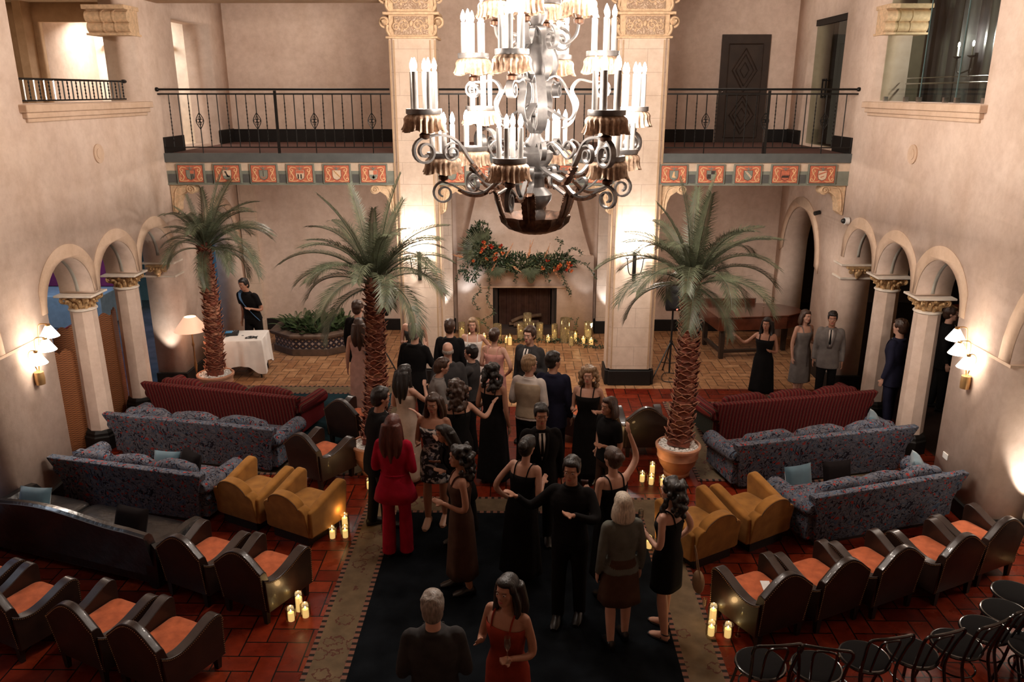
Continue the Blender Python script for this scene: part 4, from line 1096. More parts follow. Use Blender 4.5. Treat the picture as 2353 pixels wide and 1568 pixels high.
b.data.transform(Matrix.Rotation(0, 4, 'X'))
mb = MB()
for x in (-.7, .63): mb.b2((x, .0, .0), (x+.05, .03, 1.08))
mb.build('frame', M['dark'], t, smooth=False)
for k, (p, q) in enumerate((((-.35, .2, .20), (.3, .26, .24)), ((-.25, .12, .19), (.38, .15, .21)), ((-.3, .16, .27), (.15, .26, .40)), ((-.05, .24, .3), (.36, .17, .42)))):
    MB().tube(smoothpath([p, ((p[0]+q[0])/2, (p[1]+q[1])/2, (p[2]+q[2])/2+.02), q], 4), .042, 9).build('fire_log', mat('charred log', (.10,.055,.03), .8, var=.5, vs=12, bump=.5, bs=30), t)

# ------------------------------------------------------------------ foliage helpers
def leaf_into(mb, p, d, n, L, W):
    """simple bent lozenge leaf"""
    d = Vector(d).normalized(); s = d.cross(Vector(n)); 
    if s.length < 1e-3: s = d.cross(Vector((0,0,1.01)))
    s.normalize(); up = s.cross(d); p = Vector(p)
    a = p; b = p+d*L*.45+s*W/2-up*L*.03; c = p+d*L; e = p+d*L*.45-s*W/2-up*L*.03; m = p+d*L*.45+up*L*.03
    mb.add([a, b, c, e, m], [(0, 1, 4), (1, 2, 4), (2, 3, 4), (3, 0, 4)])
def rv(r): return Vector((r.gauss(0, 1), r.gauss(0, 1), r.gauss(0, 1))).normalized()
def vine(path, n, L, r, seed=1, mb=None):
    q = random.Random(seed); P = smoothpath(path, 8); mb = mb or MB(); mb.tube(P, .004, 4)
    for k in range(n):
        p = P[int(k/n*(len(P)-1))]+rv(q)*r*q.random(); d = rv(q); d.z = d.z*.6-.3; leaf_into(mb, p, d, rv(q), L*q.uniform(.7, 1.3), L*.45)
    return mb
def fanleaf(mb, c, R, a0, a1, tilt, n=26, dn=Vector((0,-1,0))):
    """pleated fan palm leaf in a near vertical plane"""
    for k in range(n):
        a = radians(a0+(a1-a0)*k/(n-1)); w = R*.042; q = Vector((cos(a), -tilt*abs(sin(a*1.0)), sin(a)))
        L = R*(.88+.12*sin(k*1.7)); s = Vector((-sin(a), 0, cos(a))); c = Vector(c)
        mb.add([c, c+q*L*.55+s*w+dn*.01, c+q*L*.96+s*w*.25+dn*.03, c+q*L+dn*.04, c+q*L*.96-s*w*.25+dn*.03, c+q*L*.55-s*w+dn*.01, c+q*L*.55+dn*.028], [(0,1,6), (1,2,6), (2,3,6), (3,4,6), (4,5,6), (5,0,6)])
g = thing('floral_garland', 'asymmetric garland of leaves, orange flowers and vines across the fireplace', 'flower arrangement', (.07, 16.88, 0))
q = random.Random(5); Y0 = -.22
def cluster(mb, c, r, n, L, seed):
    q = random.Random(seed)
    for k in range(n):
        v = rv(q); v.y = -abs(v.y)*.9; p = Vector((c[0]+v.x*r[0]*q.random()**.4, c[1]+v.y*r[1]*q.random()**.4, c[2]+v.z*r[2]*q.random()**.4))
        d = v+rv(q)*.7; leaf_into(mb, p, d, rv(q), L*q.uniform(.6, 1.4), L*.42)
mb = MB()
for c, r, n in (((-.95, Y0+.1, 1.98), (.34, .22, .42), 760), ((-.62, Y0, 1.75), (.35, .22, .28), 560), ((-.15, Y0, 1.68), (.4, .2, .20), 600), ((.35, Y0, 1.66), (.35, .2, .20), 480), ((.75, Y0, 1.68), (.3, .18, .18), 360), ((-.95, Y0+.12, 2.28), (.22, .12, .22), 220), ((-1.15, Y0, 1.5), (.18, .15, .22), 160)):
    cluster(mb, c, r, n, .085, int(c[0]*100)+3)
mb.build('foliage', M['leaf'], g, smooth=False, kind='stuff')
mb = MB()
for c, r, n in (((-.80, Y0-.1, 1.9), (.34, .2, .32), 260), ((.0, Y0-.08, 1.62), (.6, .18, .16), 300), ((.65, Y0-.05, 1.72), (.4, .15, .2), 220)): cluster(mb, c, r, n, .07, int(c[0]*50)+8)
mb.build('olive_foliage', M['leaf2'], g, smooth=False, kind='stuff')
mb = MB(); fanleaf(mb, (-.85, Y0-.05, 1.90), .62, 78, 205, .1, 30); mb.build('fan_palm_leaf', M['frond'], g, smooth=False)
mb = MB(); fanleaf(mb, (-.62, Y0-.22, 1.62), .30, 200, 350, .3, 20); mb.build('fan_palm_leaf', M['frond'], g, smooth=False)
mb = MB(); fanleaf(mb, (.1, Y0-.22, 1.62), .30, 200, 345, .3, 20); mb.build('fan_palm_leaf', M['frond'], g, smooth=False)
mb = MB(); mb.ell((.12, Y0-.05, 1.40), (.09, .03, .17), 12, 8); mb.build('round_grey_leaf', mat('grey green leaf', (.13,.15,.10), .6, var=.4, vs=30), g)
for k in range(26):
    c = (q.uniform(-1.15, -.45), Y0-q.uniform(.15, .28), q.uniform(1.7, 2.15)) if k < 15 else (q.uniform(.3, 1.0), Y0-q.uniform(.1, .25), q.uniform(1.52, 1.78))
    mb = MB(); mm = 'flred' if k % 3 == 0 else 'florange'; r = q.uniform(.028, .05)
    for j in range(14):
        d = rv(q); d.y = -abs(d.y)-.2; leaf_into(mb, c, d, rv(q), r*1.5, r*1.1)
    mb.build('flower', M[mm], g, smooth=False)
for c, d, L in (((-.42, Y0-.2, 1.80), (.45, -.1, .9), .38), ((.02, Y0-.15, 1.78), (.35, -.1, 1), .45), ((.40, Y0-.1, 1.78), (.3, -.1, .9), .36), ((-.28, Y0-.26, 1.66), (.9, -.2, -.6), .24), ((-.72, Y0-.25, 1.5), (.4, -.2, .8), .25), ((-1.3, Y0-.1, 1.80), (-.9, -.1, .25), .25), ((.62, Y0-.1, 1.5), (.5, 0, -.8), .22), ((.08, Y0-.2, 1.85), (.05, -.1, 1), .34)):
    mb = MB(); c = Vector(c); d = Vector(d).normalized(); mb.tube([c, c+d*L], .003, 4)
    for j in range(70):
        s = q.random(); leaf_into(mb, c+d*L*s, d+rv(q)*.55, rv(q), .07*(1.1-s), .012)
    mb.build('dried_plume', M['pampas'], g, smooth=False)
VN = [([(-1.0, 1.6), (-1.05, 1.35), (-.95, 1.1), (-1.1, .9), (-.98, .65)], 120), ([(-.8, 1.55), (-.75, 1.2), (-.80, .9), (-.68, .62), (-.9, .45), (-.75, .25), (-.55, .12)], 170), ([(-1.2, 1.75), (-1.38, 1.55), (-1.45, 1.3)], 60), ([(-.25, 1.6), (-.2, 1.4), (-.22, 1.28)], 50),
      ([(.35, 1.6), (.42, 1.42), (.5, 1.3)], 50), ([(.7, 1.65), (.78, 1.4), (.88, 1.18), (.95, 1.0)], 90), ([(.8, 1.7), (1.05, 1.75), (1.3, 1.62), (1.48, 1.35)], 90), ([(.55, 1.8), (.75, 2.1), (.62, 2.2)], 60), ([(.75, 1.8), (1.0, 2.0), (1.2, 1.85)], 70), ([(-.95, 2.3), (-1.0, 2.5), (-.85, 2.55)], 60)]
for k, (pa, n) in enumerate(VN):
    vine([(a, Y0-.12-.03*sin(5*b), b) for a, b in pa], n, .058, .05, k).build('trailing_vine', M['leaf'], g, smooth=False)
for k, (pts, lb) in enumerate((([(-.7, 16.5), (-.45, 16.3), (-.15, 16.35), (.05, 16.45)], 'left'), ([(.35, 16.4), (.6, 16.35), (.8, 16.4), (1.0, 16.35)], 'centre'), ([(1.0, 16.45), (1.2, 16.2), (1.45, 16.0), (1.7, 15.95)], 'right'), ([(1.15, 16.5), (1.35, 16.4), (1.6, 16.4)], 'far right'))):
    o = vine([(a, b, .05) for a, b in pts], 150, .06, .08, 40+k); 
    if k >= 2: vine([(pts[0][0]+.02, pts[0][1]+.1, .05), (pts[0][0], pts[0][1]+.1, .3), (pts[0][0]+.06, pts[0][1]+.1, .5)], 40, .055, .05, 60+k, o)
    o.build('ivy_spray', M['leaf'], smooth=False, label='spray of dark ivy among the hearth candles, %s' % lb, cat='greenery')

# ------------------------------------------------------------------ palms
def frond_mesh(name, L, droop, seed, width=.17, n=72):
    """frond leaving the origin along +x and up, drooping"""
    q = random.Random(seed); mb = MB(); P = []; a = radians(droop[0]); p = Vector((0,0,0)); N = 24
    sway = q.uniform(-.25, .25)
    for k in range(N+1):
        P.append(p.copy()); s = k/N; aa = radians(droop[0]+(droop[1]-droop[0])*s**1.3)
        p = p+Vector((cos(aa), sway*s*.6, sin(aa)))*(L/N)
    mb.tube(P, [.012*(1-.85*k/N)+.0015 for k in range(N+1)], 5)
    for k in range(n):
        s = .10+.90*k/n; i = min(int(s*N), N-1); f = s*N-i; c = P[i].lerp(P[i+1], f); t = (P[i+1]-P[i]).normalized()
        side = Vector((0, 1, 0)); side = (side-t*side.dot(t)).normalized(); up = t.cross(side)
        if up.z < 0: up = -up
        wl = width*(sin(pi*min(1, s*.82+.12))**.55)*q.uniform(.85, 1.15)
        for sg in (-1, 1):
            d = (t*(.75+.8*s)+side*sg*1.0+up*.32).normalized(); tip = c+d*wl*1.45-Vector((0,0,1))*wl*(.15+.35*q.random()); mid = c+d*wl*.55+up*.004
            wv = t.cross(d).cross(d).normalized()*.0052
            mb.add([c-wv*.5, c+wv*.5, mid+wv, mid-wv, tip], [(0, 1, 2, 3), (3, 2, 4)])
    return mb.mesh(name, M['frond'], smooth=False)
FR = [frond_mesh('frond_leaf', L, dr, 10+i, w) for i, (L, dr, w) in enumerate(((1.30, (80, 45), .18), (1.35, (66, -5), .21), (1.4, (52, -40), .22), (1.35, (40, -62), .23), (1.25, (22, -78), .22), (1.1, (0, -85), .20), (1.5, (86, 66), .16)))]
def palm(label, base, top, pot_r, pot_z, seed, scale=1.0, spread=None, tilt=(0, 0), dens=28, dry=0):
    """base: plan position of the pot; top: crown position"""
    q = random.Random(seed); pt = thing('potted_palm', label, 'palm tree', (base[0], base[1], base[2]))
    R = pot_r; ph = pot_z
    MB().lathe([(R*.62, 0), (R*.64, .03), (R*.60, .05), (R*.66, .08), (R*.86, .17*ph/.45), (R*.95, .26*ph/.45), (R*1.0, .275*ph/.45), (R*.98, .29*ph/.45), (R*1.02, ph-.06), (R*1.08, ph-.05), (R*1.10, ph-.015), (R*1.05, ph), (R*.98, ph), (R*.96, ph-.05)], 36).build('pot', M['terracotta'], pt)
    mb = MB()
    for k in range(330):
        a = q.random()*2*pi; r = R*.95*sqrt(q.random()); s = q.uniform(.012, .022)
        mb.ell((r*cos(a), r*sin(a), ph-.03+q.random()*.018), (s, s*.8, s*.6), 6, 4)
    mb.lathe([(R*.97, ph-.06), (R*.97, ph-.035)], 24)
    mb.build('pebbles', M['pebble'], pt, kind='stuff')
    T = Vector((top[0]-base[0], top[1]-base[1], top[2]-base[2])); B = Vector((0, 0, ph-.04))
    path = [B.lerp(T, s)+Vector((.03*sin(s*4), 0, 0)) for s in [k/30 for k in range(31)]]
    rad = [(.158 if k < 2 else .145-.050*(k/30)) * scale for k in range(31)]
    MB().tube(path, rad, 16).build('trunk', M['trunk'], pt)
    mb = MB(); mb2 = MB(); nlev = int((T.z-B.z)/.062)
    for lv in range(nlev):
        s = .04+.94*lv/nlev; i = min(int(s*30), 29); c = path[i].lerp(path[i+1], s*30-i); r = rad[i]
        for k in range(6):
            a = 2*pi*(k+.5*(lv % 2))/6+q.uniform(-.12, .12)+lv*.06; o = Vector((cos(a), sin(a), 0)); tg = Vector((-sin(a), cos(a), 0)); h = q.uniform(.065, .10); w = r*.60
            e = q.uniform(.015, .04); z = Vector((0, 0, 1)); p = c+o*(r*.93)
            jut = q.uniform(.02, .055)
            vs = [p-tg*w, p+tg*w, p+tg*w*.75+z*h*.6+o*e, p-tg*w*.75+z*h*.6+o*e, p+z*h*1.0+o*(e+jut), p+o*e*1.25+z*h*.15, p+tg*w*.95+z*h*.45-o*.01, p-tg*w*.95+z*h*.45-o*.01]
            (mb if q.random() < .72 else mb2).add(vs, [(0, 5, 3), (5, 1, 2), (5, 2, 3), (3, 2, 4), (1, 6, 2), (0, 3, 7)])
            mb2.tube([p-tg*w*.78+z*h*.58+o*(e+.002), p+z*h*1.02+o*(e+jut+.004), p+tg*w*.78+z*h*.58+o*(e+.002)], .0055, 4)
    mb.build('bark_scales', M['trunk'], pt, smooth=False); mb2.build('scale_tips', M['husk'], pt, smooth=False)
    for k in range(dens):
        ring = k/dens; j = 6 if k < 2 else 0 if k < 5 else 1 if ring < .42 else 2 if ring < .62 else 3 if ring < .80 else 4 if ring < .93 else 5
        a = k*2.39996+q.uniform(-.2, .2); o = bpy.data.objects.new('frond', FR[j]); COL.objects.link(o); o.parent = pt
        o.location = T+Vector((.05*cos(a), .05*sin(a), -.02-.10*ring)); o.rotation_euler = (q.uniform(-.2, .2), q.uniform(-.12, .12), a)
        sc = scale*q.uniform(.88, 1.1)*(.62 if base[0] < -5 and cos(a) < -.35 else 1); o.scale = (sc, sc, sc)
    return pt
palm('potted palm at far left before the linen table, darkest crown', (-5.35, 13.2, .0115), (-5.27, 13.2, 2.70), .29, .40, 3, .88, dens=38)
palm('potted palm left of the crowd, its pot half hidden by guests', (-2.06, 10.25, .0), (-2.05, 10.95, 2.62), .285, .45, 5, .98, dens=34)
palm('potted palm at right beside the four candles', (2.17, 10.25, .0), (2.38, 11.0, 2.62), .285, .45, 9, 1.0, dens=32)

# ------------------------------------------------------------------ octagonal tiled planter with ferns
t = thing('octagonal_planter', 'octagonal tiled planter full of ferns in the left alcove', 'planter', (-4.28, 16.05, 0))
def oc(r, z): return [(r*cos(pi/8+k*pi/4), r*.80*sin(pi/8+k*pi/4), z) for k in range(8)]
st = mat('dark brown stone', (.10,.06,.04), .6, var=.3, vs=8)
MB().rings([oc(.90, 0), oc(.90, .14)]).build('base', st, t, smooth=False, bevel=.01)
mb = MB(); mb.rings([oc(.86, .14), oc(.86, .36)], cap=False); o = mb.build('tile_band', M['tilework'], t, smooth=False)
uv = o.data.uv_layers.new(name='UV')
for p in o.data.polygons:
    vs = [o.data.vertices[v].co for v in p.vertices]; lo = min(v.z for v in vs); a0 = min(range(4), key=lambda i: (vs[i].z > lo+.01, atan2(vs[i].y, vs[i].x)))
    base = vs[a0]; hx = max(hypot(v.x-base.x, v.y-base.y) for v in vs); n = max(1, round(hx/.125))
    for li in p.loop_indices:
        v = o.data.vertices[o.data.loops[li].vertex_index].co; uv.data[li].uv = (round(hypot(v.x-base.x, v.y-base.y)/hx)*n, (v.z-.14)/.22*2)
MB().rings([oc(.93, .36), oc(.96, .39), oc(.96, .43), oc(.92, .45), oc(.74, .45), oc(.72, .40)]).build('rim', st, t, smooth=False)
mb = MB(); q = random.Random(12)
for k in range(190):
    a = q.random()*2*pi; r = .70*sqrt(q.random()); c = Vector((r*cos(a), r*.8*sin(a), .42)); d0 = Vector((cos(a)*.5+q.gauss(0, .5), sin(a)*.5+q.gauss(0, .5), q.uniform(.9, 1.7))).normalized(); L = q.uniform(.22, .46); P = []
    for j in range(9):
        s = j/8; P.append(c+d0*L*s-Vector((0, 0, 1))*L*.35*s*s)
    mb.tube(P, .003, 3)
    for j in range(1, 9):
        tt = (P[j]-P[j-1]).normalized(); sd = tt.cross(Vector((0, 0, 1))).normalized()
        for sg in (-1, 1): leaf_into(mb, P[j], sd*sg+tt*.5, (0, 0, 1), .09*(1.15-j/9), .034); leaf_into(mb, (P[j]+P[j-1])/2, sd*sg+tt*.5, (0, 0, 1), .085*(1.15-j/9), .03)
mb.build('ferns', M['fern'], t, smooth=False, kind='stuff')

# ------------------------------------------------------------------ floor lamp, linen table, electronics
t = thing('floor_lamp', 'brass floor lamp with glowing peach cone shade beside the left palm', 'floor lamp', (-5.72, 13.30, .0))
MB().lathe([(.15, 0), (.15, .015), (.05, .04), (.015, .07), (.012, .3), (.022, .34), (.012, .38), (.02, .45), (.03, .52), (.014, .60), (.012, .85), (.024, .90), (.012, .95), (.012, 1.18)], 18).build('pole', M['brass'], t)
MB().lathe([(.285, 1.16), (.10, 1.40), (.098, 1.40), (.283, 1.163)], 36, cap=False).build('shade', M['shade2'], t)
MB().ell((0, 0, 1.26), (.035, .035, .05)).build('bulb', M['lampglow'], t)
t = thing('linen_table', 'small table under a white linen cloth behind the left palm', 'table', (-5.22, 14.35, 0), .1)
for x in (-.36, .36):
    for y in (-.3, .3): MB().tube([(x*.95, y*.95, 0), (x*.95, y*.95, .72)], .015, 6).build('leg', M['plastic'], t)
MB().b2((-.40, -.34, .71), (.40, .34, .735)).build('tabletop', M['wooddark'], t)
def rr(hx, hy, z, n=72, wob=0, drop=0):
    out = []
    for k in range(n):
        a = 2*pi*k/n; c, s = cos(a), sin(a); m = max(abs(c)/hx, abs(s)/hy); x, y = c/m, s/m
        e = 1+wob*sin(9*a+.6)+wob*.6*sin(17*a); cor = (abs(sin(2*a))**6)
        out.append((x*e, y*e, z-drop*cor))
    return out
mb = MB(); mb.rings([rr(.02, .02, .745), rr(.40, .34, .745), rr(.41, .35, .735), rr(.42, .36, .62, wob=.015), rr(.43, .375, .40, wob=.035, drop=.04), rr(.445, .39, .26, wob=.05, drop=.16)], cap=False)
o = mb.build('linen_cloth', M['linen'], label='white linen cloth with hanging corners on the small left table', cat='tablecloth'); o.location = (-5.22, 14.35, 0); o.rotation_euler.z = .1
t = thing('audio_mixer', 'small black audio mixer with a blue strip on the linen table', 'audio equipment', (-5.45, 14.40, .748), .2)
MB().box((0, 0, .025), (.26, .2, .05)).build('case', M['plastic'], t, bevel=.006); MB().box((-.04, 0, .052), (.12, .14, .006)).build('panel', mat('blue panel', (.05,.25,.5), .4), t)
for k in range(6): MB().lathe([(.01, 0), (.008, .02)], 8, (-.08+.035*k, .06, .05)).build('knob', M['steel'], t)
mb = MB(); q = random.Random(3); mb.tube(smoothpath([(.1*cos(k*1.3)+.02*k/6, .07*sin(k*1.7), .006+.004*(k % 3)) for k in range(14)], 5), .006, 5)
o = mb.build('cable_coil', M['plastic'], label='coil of black cable on the right of the linen table', cat='cable'); o.location = (-5.02, 14.2, .748)
mb = MB(); mb.tube(smoothpath([(-5.45, 14.28, .755), (-5.66, 13.98, .74), (-5.70, 13.95, .4), (-5.62, 13.92, .02), (-5.5, 13.8, .012)], 6), .006, 5)
mb.build('power_cable', M['plastic'], label='black cable hanging down the left side of the linen cloth', cat='cable')

# speakers on tripods
def speaker(loc, sl, spl, led=True, h=1.40, rz_=0):
    t = thing('tripod_stand', sl, 'speaker stand', loc, rz_)
    MB().tube([(0, 0, .12), (0, 0, h)], .018, 8).build('pole', M['plastic'], t); MB().tube([(0, 0, .66), (0, 0, .74)], .03, 10).build('collar', M['plastic'], t)
    for k in range(3):
        a = radians(95+120*k); l = MB().tube([(.02*cos(a), .02*sin(a), .70), (.46*cos(a), .46*sin(a), .02)], .013, 6).build('leg', M['plastic'], t)
        MB().ell((.46*cos(a), .46*sin(a), .02), (.022, .022, .02), 8, 6).build('foot', M['plastic'], l)
        MB().tube([(0, 0, .30), (.24*cos(a), .24*sin(a), .365)], .008, 5).build('brace', M['plastic'], t)
    s = thing('loudspeaker', spl, 'loudspeaker', (loc[0], loc[1], loc[2]+h), rz_)
    mb = MB(); mb.rings([[(x*w, y*d, z) for x, y in ((-1, -1), (1, -1), (.8, 1), (-.8, 1))] for z, w, d in ((0, .15, .13), (.04, .165, .145), (.40, .165, .145), (.46, .14, .12))]); mb.build('cabinet', M['plastic'], s, bevel=.02, seg=3)
    MB().lathe([(.12, 0), (.125, .008), (.11, .012), (.03, .006)], 24).build('woofer', mat('speaker cone', (.02,.02,.02), .3), s).matrix_local = Matrix.Translation((0, -.147, .17)) @ Matrix.Rotation(pi/2, 4, 'X')
    MB().ell((0, -.14, .37), (.09, .012, .05), 16, 8).build('horn', mat('speaker cone', (.02,.02,.02), .3), s)
    if led: MB().box((.045, -.148, .04), (.028, .006, .022)).build('badge', M['redled'], s)
speaker((2.74, 14.15, 0), 'black tripod stand of the right loudspeaker, beside the right pillar', 'black loudspeaker with red badge behind the right palm', h=1.33)
speaker((-2.50, 13.75, 0), 'black tripod stand standing behind the left middle palm', 'black loudspeaker behind the crown of the middle palm', led=False, h=1.33)
mb = MB(); mb.tube(smoothpath([(2.74, 14.15, .015), (2.9, 14.0, .012), (3.0, 14.3, .012), (2.7, 14.4, .02), (2.6, 14.0, .012), (2.85, 13.9, .02)], 6), .008, 5)
mb.build('speaker_cable', M['plastic'], label='loose black cable on the floor under the right loudspeaker', cat='cable')

# ------------------------------------------------------------------ old piano in the right alcove
t = thing('grand_piano', 'brown antique grand piano in the right alcove', 'piano', (4.62, 15.95, 0), radians(8))
out = [(-.85, -.62), (.55, -.62), (.95, -.42), (1.0, -.1), (.75, .22), (.2, .42), (-.85, .55)]
MB().prism(out, lambda u, v, d: (u, v, d), .60, .86).build('case', M['pianowood'], t, smooth=False, bevel=.01)
MB().prism([(a*1.03, b*1.04) for a, b in out], lambda u, v, d: (u, v, d), .862, .885).build('lid', M['pianowood'], t, smooth=False, bevel=.006)
MB().prism([(-.88, .50), (-.88, .58), (.35, .44), (.30, .38)], lambda u, v, d: (u, v, d), .88, .98).build('rail', M['pianowood'], t, smooth=False)
for x, y in ((-.72, -.5), (-.72, .42), (.1, -.5), (.75, -.15)):
    l = MB().box((x, y, .30), (.08, .08, .60), top=(1.3, 1.3)).build('leg', M['wooddark'], t, bevel=.006)
mb = MB(); mb.b2((-.76, -.5, .12), (-.68, .42, .17)); mb.build('stretcher', M['wooddark'], t); mb = MB(); mb.b2((-.72, -.54, .12), (.1, -.46, .17)); mb.build('stretcher', M['wooddark'], t)
for k, (x, y) in enumerate(((.35, .05), (.45, -.12), (.52, .02))):
    a = radians(8); flute((4.62+x*cos(a)-y*sin(a), 15.95+x*sin(a)+y*cos(a), .886), 'champagne flute on the piano lid, %s of three' % ('left', 'front', 'right')[k])

# ------------------------------------------------------------------ wall sconces with fabric shades
def shade_sconce(X0, sg, lab):
    t = thing('wall_sconce', lab, 'sconce', (X0, 9.35, 1.70))
    MB().lathe([(.055, -.08), (.06, 0), (.055, .08)], 18, (sg*.06, 0, 0)).build('backplate', M['brass'], t)
    for k, (dy, dz, o, far) in enumerate(((.12, .56, .19, .24), (.0, .42, .20, .14), (-.16, .30, .16, .12))):
        mb = MB(); mb.tube(smoothpath([(sg*.06, 0, .05), (sg*.08, dy*.5, dz*.6), (sg*.07, dy, dz+.02), (sg*.10, dy, dz+.10), (sg*o, dy+.02, dz+.10)], 5), .007, 6); mb.build('arm', M['brass'], t)
        MB().lathe([(.028, .075), (.03, .085), (.028, .10)], 12, (sg*o, dy+.02, dz)).build('cap', M['brass'], t)
        MB().lathe([(.115, -.06), (.035, .075), (.033, .075), (.113, -.058)], 28, (sg*o, dy+.02, dz), cap=False).build('lamp_shade', M['lampglow'], t)
shade_sconce(XL, 1, 'brass wall sconce with three glowing cone shades on the left pier')
shade_sconce(XR, -1, 'brass wall sconce with three glowing cone shades on the right pier')
def candle_sconce(x, lab):
    t = thing('wall_sconce', lab, 'sconce', (x, 13.79, 2.35))
    mb = MB(); mb.b2((-.03, -.02, -.4), (.03, .01, .1)); mb.build('backplate', M['iron'], t)
    for dx, dz in ((-.14, .0), (0, .10), (.14, .0)):
        mb = MB(); mb.tube(smoothpath([(0, -.02, -.3), (dx*.7, -.1, -.25+dz), (dx, -.12, dz)], 6), .009, 6); mb.lathe([(.01, 0), (.035, .015), (.035, .025), (.012, .02)], 12, (dx, -.12, dz)); mb.build('arm', M['iron'], t)
        MB().lathe([(.013, .02), (.013, .16)], 8, (dx, -.12, dz)).build('candle', M['sleeve'], t); MB().ell((dx, -.12, dz+.20), (.018, .018, .045), 8, 6).build('bulb', M['bulb'], t)
candle_sconce(-1.79, 'iron candle sconce glowing on the left pillar behind the palm')
candle_sconce(1.95, 'iron candle sconce glowing on the right pillar behind the palm')
# brass uplighters on the floor
for x, y, lb in ((-6.20, 13.48, 'brass uplighter on the floor before the left end pier'), (5.86, 8.62, 'brass uplighter on the floor at the right pier')):
    t = thing('floor_uplighter', lb, 'floor light', (x, y, .0)); MB().lathe([(.05, 0), (.05, .02), (.045, .2), (.05, .21)], 16, (0, 0, .0)).build('can', M['brass'], t); MB().ell((.06, 0, .10), (.03, .03, .03)).build('joint', M['brass'], t)
    MB().lathe([(.04, .20), (.01, .205)], 12).build('lens', M['lampglow'], t)

# ------------------------------------------------------------------ left aisle: rattan folding screens, rope stanchion, stage; near-bay curtains
def screen(x, y, lab, ang, n=3, h=1.62):
    t = thing('folding_screen', lab, 'folding screen', (x, y, 0), ang)
    px = 0; py = 0
    for k in range(n):
        a = radians(28 if k % 2 else -28); w = .40; x1, y1 = px+w*cos(a), py+w*sin(a)
        mb = MB(); top = [(0, .02), (w, .02), (w, h-.04)]+[(w-.04-(w-.08)*j/16, h-.03+.055*abs(sin(pi*2*j/16))) for j in range(17)]+[(0, h-.04)]
        mb.prism(top, lambda u, v, d: (px+u*cos(a)-d*sin(a), py+u*sin(a)+d*cos(a), v), -.008, .008); f = mb.build('woven_panel', M['rattan'], t, smooth=False)
        mb = MB(); mb.tube([(px, py, 0), (px, py, h-.03)], .016, 8); mb.build('post', mat('rattan post', (.26,.10,.035), .5), t)
        mb = MB(); mb.tube([(px, py, .12), (x1, y1, .12)], .012, 6); mb.build('bottom_rail', mat('rattan post', (.26,.10,.035), .5), t)
        px, py = x1, y1
screen(-6.88, 10.0, 'rattan folding screen behind the nearer left arcade column', radians(78), 3, 1.55)
screen(-6.95, 11.35, 'rattan folding screen behind the farther left arcade column', radians(80), 4, 1.72)
t = thing('rope_stanchion', 'chrome rope stanchion beyond the left folding screens', 'stanchion', (-8.6, 15.6, 0))
MB().lathe([(.16, 0), (.16, .02), (.03, .05), (.025, .08), (.025, .92), (.035, .93), (.025, .95)], 16).build('pole', M['steel'], t); MB().ell((0, 0, 1.0), (.05, .05, .055)).build('ball', M['steel'], t)
MB().tube(smoothpath([(-8.6, 15.6, .9), (-8.85, 15.2, .72), (-9.1, 14.6, .62), (-9.35, 14.0, .8)], 6), .022, 8).build('velvet_rope', M['velvetred'], label='dark red velvet rope hanging from the stanchion', cat='rope')
t = thing('rope_stanchion', 'second chrome stanchion farther left, holding the red rope', 'stanchion', (-9.35, 14.0, 0))
MB().lathe([(.16, 0), (.16, .02), (.03, .05), (.025, .08), (.025, .92), (.035, .93), (.025, .95)], 16).build('pole', M['steel'], t); MB().ell((0, 0, 1.0), (.05, .05, .055)).build('ball', M['steel'], t)
o = MB().b2((-12.6, 17.3, 0), (-9.4, 19.2, .75)).build('stage_platform', mat('pale blue stage skirt', (.36,.46,.50), .6), bevel=.02, label='pale blue draped platform at the end of the left aisle', cat='platform')
o = MB().b2((-12.6, 18.2, .76), (-9.4, 18.4, 2.4)).build('backdrop_panel', M['purple'], bevel=.02, label='purple backdrop panel on the platform in the left aisle', cat='backdrop')
def drape(x0, x1, y, z1, m, lab, amp=.04, name='curtain'):
    mb = MB(); rs = []; n = 60
    for k in range(n+1): 
        x = x0+(x1-x0)*k/n; yy = y+amp*sin(k*.9); rs.append([(x, yy, .02), (x, yy, z1), (x, yy+.015, z1), (x, yy+.015, .02)])
    mb.rings(rs); return mb.build(name, m, label=lab, cat='curtain')
drape(-7.5, -6.62, 8.55, 2.9, M['curtainblue'], 'pale blue self-lit curtain beside the left near pier')
drape(-6.58, -6.2, 7.75, 2.2, M['orangedrape'], 'orange drape at the left edge of the view')
# bar counter with bottles in the right aisle
t = thing('bar_counter', 'dark bar counter in the right aisle seen through the arches', 'bar counter', (8.8, 13.2, 0))
MB().b2((-.35, -2.2, 0), (.3, 2.2, 1.05)).build('counter_body', M['wooddark'], t); MB().b2((-.45, -2.25, 1.05), (.35, 2.25, 1.11)).build('counter_top', M['pianowood'], t, bevel=.01)
MB().b2((10.55, 11.5, 1.9), (10.85, 15.2, 1.94)).build('light_shelf', emat('amber lit shelf', (1,.5,.12), 3), label='amber lit shelf on the bar wall in the right aisle', cat='shelf')
# table lamp and console in the right near bay
t = thing('table_lamp', 'table lamp with round white shade at the right edge, cut by the view', 'table lamp', (5.72, 7.72, .0))
MB().lathe([(.12, 0), (.12, .02), (.02, .05), (.02, .6), (.05, .66), (.02, .72), (.02, .98)], 18).build('base', M['brass'], t); MB().lathe([(.24, .92), (.12, 1.20), (.118, 1.20), (.238, .922)], 32, cap=False).build('lamp_shade', M['lampglow'], t)
